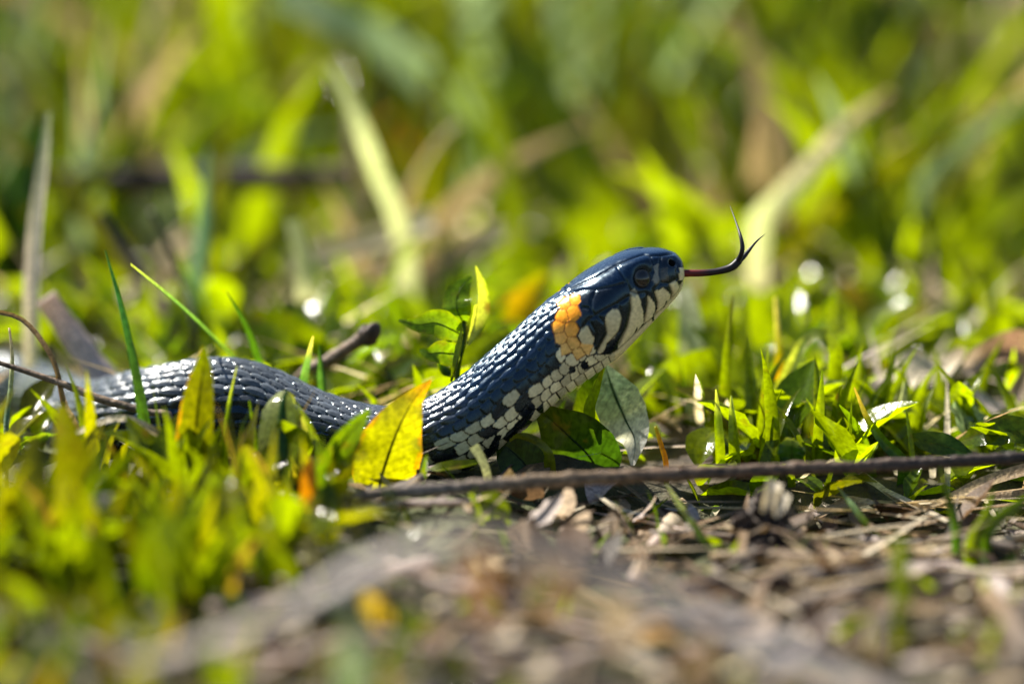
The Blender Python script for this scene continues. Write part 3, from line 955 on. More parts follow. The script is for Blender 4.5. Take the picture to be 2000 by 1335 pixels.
    seed_leaves = [
        ([(905, 655, d0), (880, 642, d0 - .003), (850, 630, d0 - .004), (815, 634, d0 - .004), (778, 625, d0 - .003)], [10, 44, 58, 46, 22, 4], (0, -1, .35), GREEN * 2.0, .12),
        ([(905, 630, d0), (893, 605, d0 - .002), (892, 580, d0 - .001), (905, 556, d0), (922, 540, d0)], [20, 52, 62, 54, 34, 8], (-.35, -1, .1), GREEN * 2.0, -.15),
        ([(912, 672, d0), (926, 630, d0 + .002), (932, 590, d0 + .002), (934, 555, d0), (928, 519, d0 - .001)], [10, 30, 46, 44, 26, 5], (.8, -.7, .35), PALE * .6, .5),
        ([(900, 690, d0), (880, 690, d0 - .003), (858, 688, d0 - .004), (838, 690, d0 - .004), (820, 684, d0 - .003)], [8, 40, 52, 46, 24, 6], (0, -1, .25), GREEN * 2.0, .1),
        ([(882, 745, d0 - .006), (893, 710, d0 - .007), (900, 675, d0 - .007), (903, 640, d0 - .006)], [6, 18, 20, 4], (-.8, -.6, .2), LIME * .9, .5),
        ([(890, 735, d0), (868, 722, d0 + .001), (860, 705, d0 + .001), (868, 700, d0)], [6, 20, 14, 3], (0, -1, .2), DEEP, .2),
    ]
    for pts, w, face, colr, fo in seed_leaves:
        pp = path3(pts, None, 22)
        ww = np.interp(np.linspace(0, 1, 22), np.linspace(0, 1, len(w)), w) * K(d0)
        v, f, s, x = strip(pp, ww, face, 7, fo, .12, .05, seed=len(w))
        c = np.tile(colr, (len(v), 1)); e = np.tile(np.abs(x) > .9, 22); c[e] = LIME * 1.3
        m = MB(); m.add(v, f, c)
        lf = m.build('leaf', LEAF, sd, origin=org)
        v, f, s = tube(pp, np.linspace(1, .3, 22) * 1.6 * K(d0), 5, face=face)
        m = MB(); m.add(v, f, colr * .8); m.build('midrib', LEAF, lf, origin=org)
    # knobby twig behind
    tw = thing('knobby_twig', 'brown twig with a knobby end slanting up behind the snake', 'twig', to_ground(P(585, 745, .035)))
    org = np.array(tw.location)
    m = MB(); pa = spline([to_ground(P(520, 790, .04)), P(585, 738, .036), P(640, 705, .034), P(690, 672, .032), P(722, 652, .031)], 40)
    v, f, s = tube(pa, np.interp(np.linspace(0, 1, 40), [0, .5, .85, 1], [10, 12, 13, 17]) * K(.034), 12, rough=.07); c = ramp([(0, BROWN), (.5, TAN * .55), (1, BROWN)], np.repeat(s, 12))
    m.add(v, f, np.vstack([c, c[0], c[-1]])); m.build('branch', BARK, tw, origin=org)
    m = MB(); pa = spline([P(712, 662, .030), P(722, 652, .028), P(726, 642, .027), P(722, 634, .027)], 16)
    v, f, s = tube(pa, np.array([10, 14, 17, 20, 21, 21, 21, 20, 20, 19, 19, 18, 18, 17, 15, 9]) * K(.03), 12, rough=.08); m.add(v, f, DARKB * 1.4); m.build('knob', BARK, tw, origin=org)
    # ---- leaves under the raised neck
    blade('sunlit_white_leaf', 'folded leaf with frosty white upper side hanging below the snake throat', 'leaf',
          [(1182, 712, .012), (1196, 760, .010), (1222, 820, .008), (1240, 860, .007), (1236, 908, .006)], [8, 56, 92, 96, 78, 40, 8],
          [MINT, MINT * 1.2, PALE * 1.1, np.array([.66, .66, .62]), np.array([.72, .70, .68])], face=(-.25, -.6, .8), mat=PAPER, fold=.22, rib=DEEP * 2, root=None, rib_w=.08)  # white of sunlight put into the colour of the upper side
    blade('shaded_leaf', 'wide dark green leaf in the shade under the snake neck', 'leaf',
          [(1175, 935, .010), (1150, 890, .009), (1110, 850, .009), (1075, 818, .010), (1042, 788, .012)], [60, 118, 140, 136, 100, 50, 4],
          [DEEP * .9, DEEP * .9, np.array([.030, .045, .008]), np.array([.035, .035, .010])], face=(-.2, -1, -.05), fold=.15, rib=DEEP * .6, rib_w=.04, wave=.06)  # greens kept dark, the neck's shade put into the leaf colour
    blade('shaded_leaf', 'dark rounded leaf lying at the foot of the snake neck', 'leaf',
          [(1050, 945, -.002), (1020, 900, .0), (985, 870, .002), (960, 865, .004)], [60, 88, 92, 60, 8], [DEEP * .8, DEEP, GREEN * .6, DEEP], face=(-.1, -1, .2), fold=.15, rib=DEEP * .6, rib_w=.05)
    blade('curled_grass_leaf', 'yellow-green curled strip of grass below the snake throat', 'grass leaf',
          [(995, 862, -.002), (1015, 852, -.003), (1045, 862, -.004), (1068, 885, -.004), (1076, 935, -.004)], [10, 20, 22, 24, 22], [YELLOW * .6, YELLOW * .7, LIME, YELLOW * .5], face=(0, -.6, 1), fold=.3, root='end')
    blade('green_leaf', 'bright green leaf pressed under the snake chin', 'leaf',
          [(1150, 860, .020), (1148, 800, .018), (1160, 745, .016), (1182, 712, .015)], [40, 66, 60, 36, 4], [LIME, LIME * 1.1, GREEN * 1.3, GREEN], face=(-.3, -1, .3), fold=-.2, rib=GREEN, rib_w=.06)
    blade('green_leaf', 'narrow lit leaf edge hanging beside the frosted leaf', 'leaf',
          [(1178, 718, .006), (1165, 760, .006), (1152, 800, .006), (1160, 850, .006)], [4, 18, 26, 8], [YELLOW * .8, LIME * 1.3, LIME, LIME], face=(-.4, -1, .2), fold=.2)
    stick('orange_stalk', 'slim orange leaf stalk right of the frosted leaf', 'stalk',
          [(1302, 945, .004), (1300, 900, .004), (1290, 865, .005), (1280, 832, .006)], [5, 5.5, 5, 3], [YELLOW * .8, np.array([.26, .15, .006]), np.array([.26, .16, .006]), YELLOW], root='start', mat=LEAF, rough=0)
    blade('small_leaf', 'small flat green leaf touching the foot of the snake neck', 'leaf',
          [(828, 922, -.010), (860, 914, -.011), (900, 908, -.011), (945, 900, -.010)], [4, 24, 28, 20, 6], [PALE, LIME * 1.2, LIME, GREEN], face=(0, -.6, 1), fold=.3, rib=GREEN, rib_w=.08)
    blade('bleached_grass_leaf', 'bleached forked scrap of grass before the snake neck', 'grass leaf',
          [(925, 870, -.012), (945, 905, -.013), (955, 945, -.014), (962, 985, -.016)], [20, 16, 16, 14], [PALE, PALE * .9, np.array([.4, .42, .2]), PALE * .7], root='end', mat=DRY, fold=.2)
    blade('low_leaf', 'lime green leaf showing below the long stem at the snake foot', 'leaf',
          [(968, 1050, -.030), (965, 1010, -.030), (955, 960, -.028)], [24, 62, 66, 30], [LIME, LIME * 1.3, LIME], fold=.1, root=None, rib=GREEN, rib_w=.05)
    # long stem crossing in front
    stick('long_twig', 'long thin grey-brown stem lying across the front of the snake', 'stem',
          [(600, 990, -.045), (700, 968, -.042), (900, 951, -.038), (1150, 934, -.034), (1400, 922, -.030), (1700, 910, -.026), (2000, 893, -.022), (2250, 880, -.020)],
          [11, 13, 14.5, 13.5, 13, 12.5, 12, 11], [TAN * .6, GREYB * .7, TAN * .6, BROWN, BROWN * .8, DARKB * 1.2, DARKB * .8, DARKB * .8], root=None, n=260, flat=.8, rough=.07, knots=(.13, .31, .44, .58, .69, .83))
    # ---- the bent grey stalk in the foreground
    fs = thing('bent_stalk', 'thick grey dead stalk bent to a peak in the blurred foreground', 'dead stalk', to_ground(P(935, 1060, -.21)))
    org = np.array(fs.location)
    for nm, pts, rr in (('left_arm', [(250, 1300, -.195), (400, 1258, -.200), (560, 1195, -.205), (700, 1118, -.210), (830, 1068, -.212), (945, 1044, -.212)], [16, 27, 24, 33, 27, 25]),
                        ('right_arm', [(935, 1044, -.212), (1020, 1072, -.212), (1150, 1118, -.212), (1300, 1180, -.212), (1450, 1245, -.214), (1620, 1320, -.216), (1800, 1400, -.225)], [26, 40, 46, 34, 40, 30, 20])):
        pa = path3(pts, None, 50)
        g = gh(pa[:, 0], pa[:, 1]) + .002
        pa[:, 2] = np.maximum(pa[:, 2], g)
        v, f, s = tube(pa, np.interp(np.linspace(0, 1, 50), np.linspace(0, 1, len(rr)), rr) * .78 * K(-.21), 12, .5, (0, -.4, 1), .12, 3)
        c = ramp([(0, GREYB), (.3, GREYB * 1.5), (.6, np.array([.38, .34, .33])), (1, GREYB * 1.2)], np.repeat(s, 12))
        m = MB(); m.add(v, f, np.vstack([c, c[0], c[-1]])); m.build('stalk_arm', BARK, fs, origin=org)
    for pts, w_, cl in (([(930, 1060, -.21), (925, 1110, -.205), (935, 1170, -.2), (950, 1230, -.19)], [30, 70, 80, 20], np.array([.16, .08, .03])),
                       ([(1030, 1090, -.21), (1080, 1150, -.2), (1120, 1190, -.195)], [30, 90, 30], TAN), ([(1180, 1140, -.21), (1200, 1230, -.2), (1210, 1270, -.195)], [30, 100, 30], np.array([.34, .27, .2])),
                       ([(1380, 1220, -.21), (1350, 1290, -.2), (1330, 1330, -.195)], [30, 90, 30], TAN * .8)):
        pa = path3(pts, None, 16)
        v, f, s, x = strip(pa, np.interp(np.linspace(0, 1, 16), np.linspace(0, 1, len(w_)), w_) * K(-.2), (.3, -.8, .5), 7, .2, .3, .2, seed=4)
        m = MB(); m.add(v, f, cl); m.build('withered_leaf', DRY, fs, origin=org)
    # ---- right of the snake
    blade('upright_grass_leaf', 'upright lime blade behind the long stem, straight and tapering', 'grass leaf',
          [(1592, 930, .010), (1594, 860, .010), (1600, 790, .012), (1606, 722, .014)], [24, 24, 20, 3], [LIME, LIME, LIME * 1.2, GREEN], root='start', fold=.5, face=(.5, -1, .2))
    blade('bent_grass_leaf', 'dark curved blade bowing away to a fine tip right of the upright blade', 'grass leaf',
          [(1760, 905, .006), (1725, 865, .007), (1692, 815, .008), (1668, 756, .009)], [28, 26, 15, 3], [DEEP, DEEP * 1.3, GREEN * .7, TAN], root='start', fold=.5, face=(.4, -1, .2))
    blade('tall_grass_leaf', 'tall slender green blade rising right of the snake chin', 'grass leaf',
          [(1412, 900, .030), (1415, 780, .032), (1422, 670, .034), (1432, 575, .038)], [26, 24, 18, 3], [LIME, LIME, LIME * .9, OLIVE], root='start', fold=.4)
    blade('paired_grass_leaf', 'bright green blade pair member with a white glint, by the long stem', 'grass leaf',
          [(1405, 925, .006), (1403, 870, .006), (1400, 815, .008), (1398, 760, .010)], [22, 22, 18, 3], [LIME, LIME * 1.2, GREEN, PALE], root='start', fold=.6, face=(.5, -1, .1))  # the tip is paler than the rest
    blade('paired_grass_leaf', 'shorter bright blade just right of the glinting blade', 'grass leaf',
          [(1440, 925, .008), (1436, 870, .008), (1432, 820, .010), (1428, 772, .012)], [24, 24, 18, 3], [LIME, LIME * 1.2, LIME, PALE], root='start', fold=.5, face=(-.5, -1, .1))
    blade('orange_grass_leaf', 'thin orange dying blade with a pale tip in the grass behind the tongue', 'grass leaf',
          [(1530, 800, .045), (1524, 730, .046), (1520, 660, .048), (1514, 580, .052)], [22, 22, 15, 5], [YELLOW, ORANGE * .9, YELLOW * .8, PINKW], root='start', fold=.4)
    for pts, lb in (([(1625, 770, .030), (1632, 720, .031), (1628, 680, .031), (1602, 652, .032), (1570, 672, .032), (1545, 720, .032), (1520, 790, .03)], 'lime grass blade bent over into an arch beside the dark hollow'),):
        blade('arched_grass_leaf', lb, 'grass leaf', pts, [26, 30, 28, 24, 30, 30, 24], [LIME, LIME * 1.1, PALE, LIME * 1.2, LIME], fold=.3, root='end', face=(0, -.8, .8))
    blade('lobed_leaf', 'tiny dark green lobed leaf sitting on the long stem', 'leaf',
          [(1548, 905, -.014), (1546, 885, -.014), (1548, 866, -.014), (1552, 858, -.014)], [18, 48, 56, 50, 20], [DEEP, DEEP * .9, DEEP * 1.2, PALE * .5], fold=.3, wave=.2, root=None, rib=GREEN, rib_w=.04)
    blade('rosette_leaf', 'broad green leaf lying flat with wavy edge near the right end of the stem', 'leaf',
          [(1870, 862, .012), (1920, 846, .008), (1970, 840, .006), (2040, 850, .004)], [10, 50, 66, 60, 30], [LIME, GREEN * 1.2, GREEN, GREEN], face=(0, -.8, .6), fold=.15, wave=.1, rib=LIME, rib_w=.04)
    blade('rosette_leaf', 'dark drooping leaf beneath the broad wavy leaf', 'leaf',
          [(1770, 850, .010), (1810, 862, .008), (1850, 872, .006), (1900, 890, .004)], [6, 40, 52, 40, 10], [GREEN, GREEN * .8, DEEP, DEEP], face=(0, -.8, .6), fold=.2, wave=.05, rib=LIME * .8, rib_w=.04)
    blade('silvery_leaf', 'silvery green crumpled leaf pointing up at the right', 'leaf',
          [(1900, 870, .020), (1885, 830, .020), (1880, 790, .022), (1888, 745, .024)], [70, 90, 60, 30, 6], [MINT, MINT, MINT * 1.2, np.array([.36, .38, .32])], mat=PAPER, face=(.3, -.3, .9), fold=.5, wave=.15, rib=GREEN, rib_w=.05)
    blade('silvery_leaf', 'narrow silvery leaf standing beside the dry pale leaf', 'leaf',
          [(1730, 880, .022), (1745, 840, .022), (1760, 790, .023), (1766, 745, .024)], [14, 34, 30, 16, 4], [GREEN, PALE * .6, PALE * .8, PALE], mat=PAPER, face=(.5, -.8, .5), fold=.5, rib=GREEN, rib_w=.08)
    blade('silvery_leaf', 'slim green-yellow leaf standing right of the narrow silvery leaf', 'leaf',
          [(1785, 880, .022), (1795, 840, .022), (1805, 800, .022), (1822, 760, .024)], [10, 22, 22, 12, 3], [GREEN, LIME, LIME, PALE], face=(-.5, -.8, .5), fold=.4)
    blade('dry_leaf', 'pale papery dead leaf hanging behind the silvery leaves', 'dead leaf',
          [(1690, 860, .045), (1720, 800, .045), (1775, 735, .048), (1840, 720, .05), (1880, 680, .055)], [50, 80, 100, 90, 50, 20], [PINKW * .8, PINKW, CREAM, CREAM, STRAW], mat=DRY, face=(-.2, -.6, .9), fold=.2, wave=.2, rib=TAN, rib_w=.03)
    blade('dry_leaf', 'curled brown dead leaf at the right edge of the grass', 'dead leaf',
          [(1880, 730, .050), (1920, 700, .050), (1965, 685, .052), (2010, 690, .055), (2060, 720, .06)], [20, 50, 70, 60, 30], [PINKW, TAN, np.array([.34, .20, .14]), STRAW, TAN], mat=DRY, face=(-.2, -.9, .4), fold=.3, cup=.4, wave=.2, rib=BROWN, rib_w=.03)
    blade('dry_leaf', 'pinkish curled leaf edge under the brown dead leaf', 'dead leaf',
          [(1900, 760, .045), (1930, 790, .044), (1965, 800, .043), (1990, 760, .043), (2020, 700, .045)], [16, 30, 36, 30, 16], [PINKW, PINKW * .9, TAN, STRAW], mat=DRY, face=(0, -.6, .8), fold=.3)
    # ---- litter in front, right
    blade('dry_straw', 'double strand of straw lying below the right end of the long stem', 'straw',
          [(1630, 1015, -.060), (1700, 1003, -.060), (1800, 985, -.058), (1900, 968, -.056), (2040, 950, -.052)], [10, 20, 22, 24, 22], [STRAW, TAN, STRAW, TAN, STRAW], mat=DRY, fold=-.5, face=(0, -.5, 1), snap=.003)
    blade('dry_straw', 'curved straw blade crossing above the double strand', 'straw',
          [(1760, 1010, -.056), (1850, 975, -.056), (1930, 940, -.054), (2030, 910, -.052)], [8, 12, 26, 30], [TAN, STRAW, STRAW, TAN], mat=DRY, fold=.3, face=(0, -.7, .8), snap=.005)
    blade('green_grass_leaf', 'fresh pale green blade lying from the stem toward the litter', 'grass leaf',
          [(1300, 945, -.045), (1340, 1010, -.062), (1375, 1060, -.075), (1400, 1085, -.082)], [8, 18, 18, 12], [PALE * .6, np.array([.2, .26, .08]), GREEN * 1.5, GREEN], fold=.4, face=(.5, -.8, .6), snap=(.010, .006, .001))
    blade('green_grass_leaf', 'bluish fresh blade slanting across the double strand of straw', 'grass leaf',
          [(1635, 950, -.064), (1670, 1000, -.070), (1700, 1035, -.076), (1722, 1055, -.080)], [4, 20, 18, 10], [PALE * .5, np.array([.12, .2, .09]), GREEN * 1.5, GREEN], fold=.5, face=(.5, -.8, .6), snap=(.010, .006, .001))
    blade('green_grass_leaf', 'dark green blade standing where straw meets the stem', 'grass leaf',
          [(1868, 1050, -.040), (1860, 1000, -.038), (1845, 950, -.034), (1835, 912, -.030)], [22, 20, 16, 6], [DEEP, DEEP * 1.2, GREEN * .8, GREEN], fold=.5, root='start')
    blade('green_grass_leaf', 'wide green blade rooted at the right edge of the litter', 'grass leaf',
          [(1900, 1060, -.045), (1925, 1010, -.042), (1940, 960, -.040)], [34, 30, 6], [GREEN, LIME, GREEN], fold=.4, root='start')
    blade('green_grass_leaf', 'green blade leaning out over the straw at the right edge', 'grass leaf',
          [(1930, 1040, -.040), (1975, 995, -.038), (2040, 950, -.036)], [20, 26, 8], [DEEP * 1.5, GREEN, GREEN], fold=.4, root='start', face=(-.4, -1, .4))
    blade('green_grass_leaf', 'blurred lime blade standing in the dry litter', 'grass leaf',
          [(1760, 1230, -.105), (1760, 1150, -.102), (1758, 1050, -.098)], [32, 34, 30], [OLIVE, LIME * .7, LIME], fold=.2, root='start')
    stick('rolled_scrap', 'white rolled scrap of dry leaf lying below the stem', 'dead leaf',
          [(1235, 1130, -.085), (1265, 1080, -.080), (1295, 1045, -.074), (1320, 1015, -.068)], [9, 12, 12, 20], [PINKW * 1.2, CREAM * 1.2, PINKW * 1.2, CREAM], mat=DRY, flat=.5, snap=.003)
    cl = thing('soil_clod', 'dark crumbly clod with a pale flake on top under the long stem', 'clod', to_ground(P(1480, 1050, -.036)))
    org = np.array(cl.location)
    g = np.random.default_rng(8)
    for q, (qx, qy, rx) in enumerate(((1465, 1050, 34), (1500, 1020, 38), (1490, 985, 27), (1450, 1015, 22), (1530, 1050, 24), (1520, 990, 18), (1475, 1075, 24))):
        nu, nv = 14, 18
        a1 = np.linspace(0, math.pi, nu)[:, None]; a2 = np.linspace(0, 2 * math.pi, nv, endpoint=False)[None, :]
        rr = rx * K(-.06) * (1 + .20 * g.normal(size=(nu, nv)) + .15 * np.sin(3 * a2 + q) * np.sin(a1 * 2))
        v = np.stack([rr * np.sin(a1) * np.cos(a2), rr * np.sin(a1) * np.sin(a2), rr * np.cos(a1) * np.ones_like(a2)], -1) + P(qx, qy, -.030 - .002 * q)
        m = MB(); m.add(v.reshape(-1, 3), grid_faces(nu, nv, wrap=True), DARKB * g.uniform(.6, 1.6)); m.build('crumb', BARK, cl, origin=org, smooth=False)
    for pts in ([(1490, 1000, -.048), (1505, 965, -.046), (1512, 940, -.042)], [(1515, 1010, -.050), (1522, 985, -.048), (1528, 960, -.046)]):
        pa = path3(pts, None, 12)
        v, f, s, x = strip(pa, np.interp(np.linspace(0, 1, 12), [0, .3, .8, 1], [8, 26, 34, 10]) * K(-.06), (.2, -.8, .6), 5, .3, .3, .15, seed=2)
        m = MB(); m.add(v, f, CREAM * .9); m.build('flake', DRY, cl, origin=org)
    stick('brown_stick', 'dark brown stick lying flat in the litter', 'twig',
          [(1330, 1150, -.095), (1500, 1135, -.092), (1700, 1130, -.09), (1860, 1150, -.092)], [14, 20, 22, 14], [BROWN, DARKB, DARKB, BROWN], rough=.1, flat=.7, snap=.003)
    stick('tan_stick', 'forked tan stick at the right edge of the blurred foreground', 'twig',
          [(1800, 1075, -.09), (1880, 1125, -.105), (1960, 1190, -.125), (2020, 1290, -.15)], [14, 18, 22, 24], [TAN, STRAW * .8, TAN, GREYB], mat=DRY, rough=.08, snap=.003)
    blade('dry_straw', 'bent grey straw standing in front of the dark stick', 'straw',
          [(1545, 1110, -.10), (1560, 1130, -.102), (1580, 1170, -.106), (1590, 1215, -.112)], [16, 20, 20, 16], [TAN, STRAW * .8, TAN, STRAW], mat=DRY, fold=.3, snap=(.006, .006, .003, .001))
    stick('pale_stalk', 'pale stub of dry stalk lying on the dark stick', 'stalk',
          [(1545, 1112, -.10), (1580, 1106, -.10), (1610, 1102, -.10)], [10, 13, 11], [CREAM, CREAM, PINKW * 1.1], mat=DRY, snap=.003)
    stick('grey_stalk', 'grey weathered stem lying across the litter below the clod', 'stem',
          [(1390, 1085, -.082), (1520, 1085, -.085), (1640, 1095, -.087), (1740, 1090, -.086), (1880, 1070, -.08), (2040, 1040, -.072)], [8, 11, 13, 12, 9, 7], [STRAW * .7, TAN, BROWN, STRAW, CREAM, GREYB], mat=DRY, rough=.08, snap=.003)
    # ---- blurred growth close in front, left
    FG = [
        ('olive_leaf', 'blurred olive leaf standing before the far end of the snake', [(150, 1010, -.055), (142, 900, -.055), (118, 790, -.052)], [70, 84, 76, 20], [OLIVE, OLIVE * 1.3, YELLOW * .6], LEAF),
        ('olive_leaf', 'blurred dark olive leaf behind the whitish stalk', [(60, 1060, -.065), (58, 960, -.065), (70, 850, -.06)], [70, 90, 80, 20], [GREEN, OLIVE, OLIVE], LEAF),
        ('mustard_leaf', 'blurred mustard yellow leaf low before the olive leaf', [(122, 1080, -.075), (124, 1010, -.075), (122, 930, -.072)], [40, 56, 50, 14], [YELLOW * .5, YELLOW * .8, YELLOW * .8], LEAF),
        ('dead_stub', 'pale brown dead stub in the blurred growth before the tall dark blade', [(195, 1075, -.075), (196, 1020, -.075), (200, 965, -.073)], [44, 62, 54, 30], [TAN, STRAW * .8, PINKW * .8], DRY),
        ('lime_leaf', 'blurred lime leaf at the foot of the rusty-edged leaf', [(415, 1120, -.060), (412, 1030, -.060), (420, 925, -.056)], [60, 84, 74, 16], [LIME, LIME * 1.4, LIME * 1.4], LEAF),
        ('green_leaf', 'dark green leaf slanting over the snake beside the yellow leaf', [(620, 985, -.028), (655, 900, -.026), (690, 840, -.024), (722, 800, -.022)], [34, 62, 52, 8], [GREEN, GREEN * 1.3, GREEN * 1.5], LEAF),
        ('rusty_stub', 'rusty orange stub standing left of the yellow leaf', [(604, 1040, -.045), (604, 960, -.045), (600, 890, -.042)], [26, 40, 34, 10], [OLIVE, ORANGE * .6, ORANGE * .6], LEAF),
        ('pale_shoot', 'pale slender shoot leaning in the blurred growth below the hooded leaf', [(500, 1100, -.075), (525, 1040, -.075), (552, 965, -.072)], [16, 28, 26, 6], [MINT, PALE, PALE], PAPER),
        ('lime_leaf', 'blurred lime leaf between the hooded leaf and the rusty stub', [(480, 1000, -.035), (478, 930, -.034), (482, 870, -.032)], [40, 66, 60, 10], [LIME, LIME * 1.5, YELLOW * .9], LEAF),
        ('lime_leaf', 'large blurred lime leaf in the lowest left growth', [(300, 1160, -.10), (310, 1080, -.10), (330, 1000, -.098)], [60, 100, 90, 20], [GREEN, LIME, LIME * 1.2], LEAF),
        ('pale_shoot', 'pale green shoot standing blurred below the bent stalk', [(688, 1310, -.185), (686, 1240, -.185), (682, 1160, -.182)], [44, 54, 50, 20], [LIME, MINT, PALE * .9], PAPER),
    ]
    for nm, lb, pts, w, cols, mat in FG:
        blade(nm, lb, 'leaf', pts, w, cols, root='start', mat=mat, fold=.15, face=(rng.uniform(-.3, .3), -1, .1))
    for lb, px_, py_, sz in (('cream dead leaf flake right under the bent stalk peak', 950, 1105, 56), ('cream flake left of the brown withered leaf', 870, 1175, 46), ('whitish flake below the brown withered leaf', 1000, 1245, 70),
                             ('round cream flake below the right arm of the bent stalk', 1290, 1310, 50), ('cream flake at the low end of the right stalk arm', 1455, 1300, 56), ('large pale flake under the right stalk arm', 1070, 1310, 90),
                             ('pale flake beside the left stalk arm', 620, 1085, 50), ('whitish flake before the left foot of the bent stalk', 590, 1230, 44)):
        blade('pale_flake', lb, 'dead leaf', [(px_ - sz * .5, py_ + 8, 0), (px_ - sz * .1, py_ - 4, 0), (px_ + sz * .5, py_, 0)], [8, sz * .7, sz * .75, 10], [CREAM, CREAM * 1.15, PINKW], mat=PAPER, face=(-.3, -.5, .8), fold=.2, wave=.15,
              snap=(.003, .009, .008))
    # ---- blurred things far behind
    stick('fallen_branch', 'dark fallen branch lying level in the grass far behind the snake', 'branch',
          [(110, 352, .19), (300, 350, .19), (480, 348, .19), (690, 345, .19)], [22, 26, 27, 22], [DARKB * .8, DARKB * 1.2, DARKB, BROWN], rough=.05)
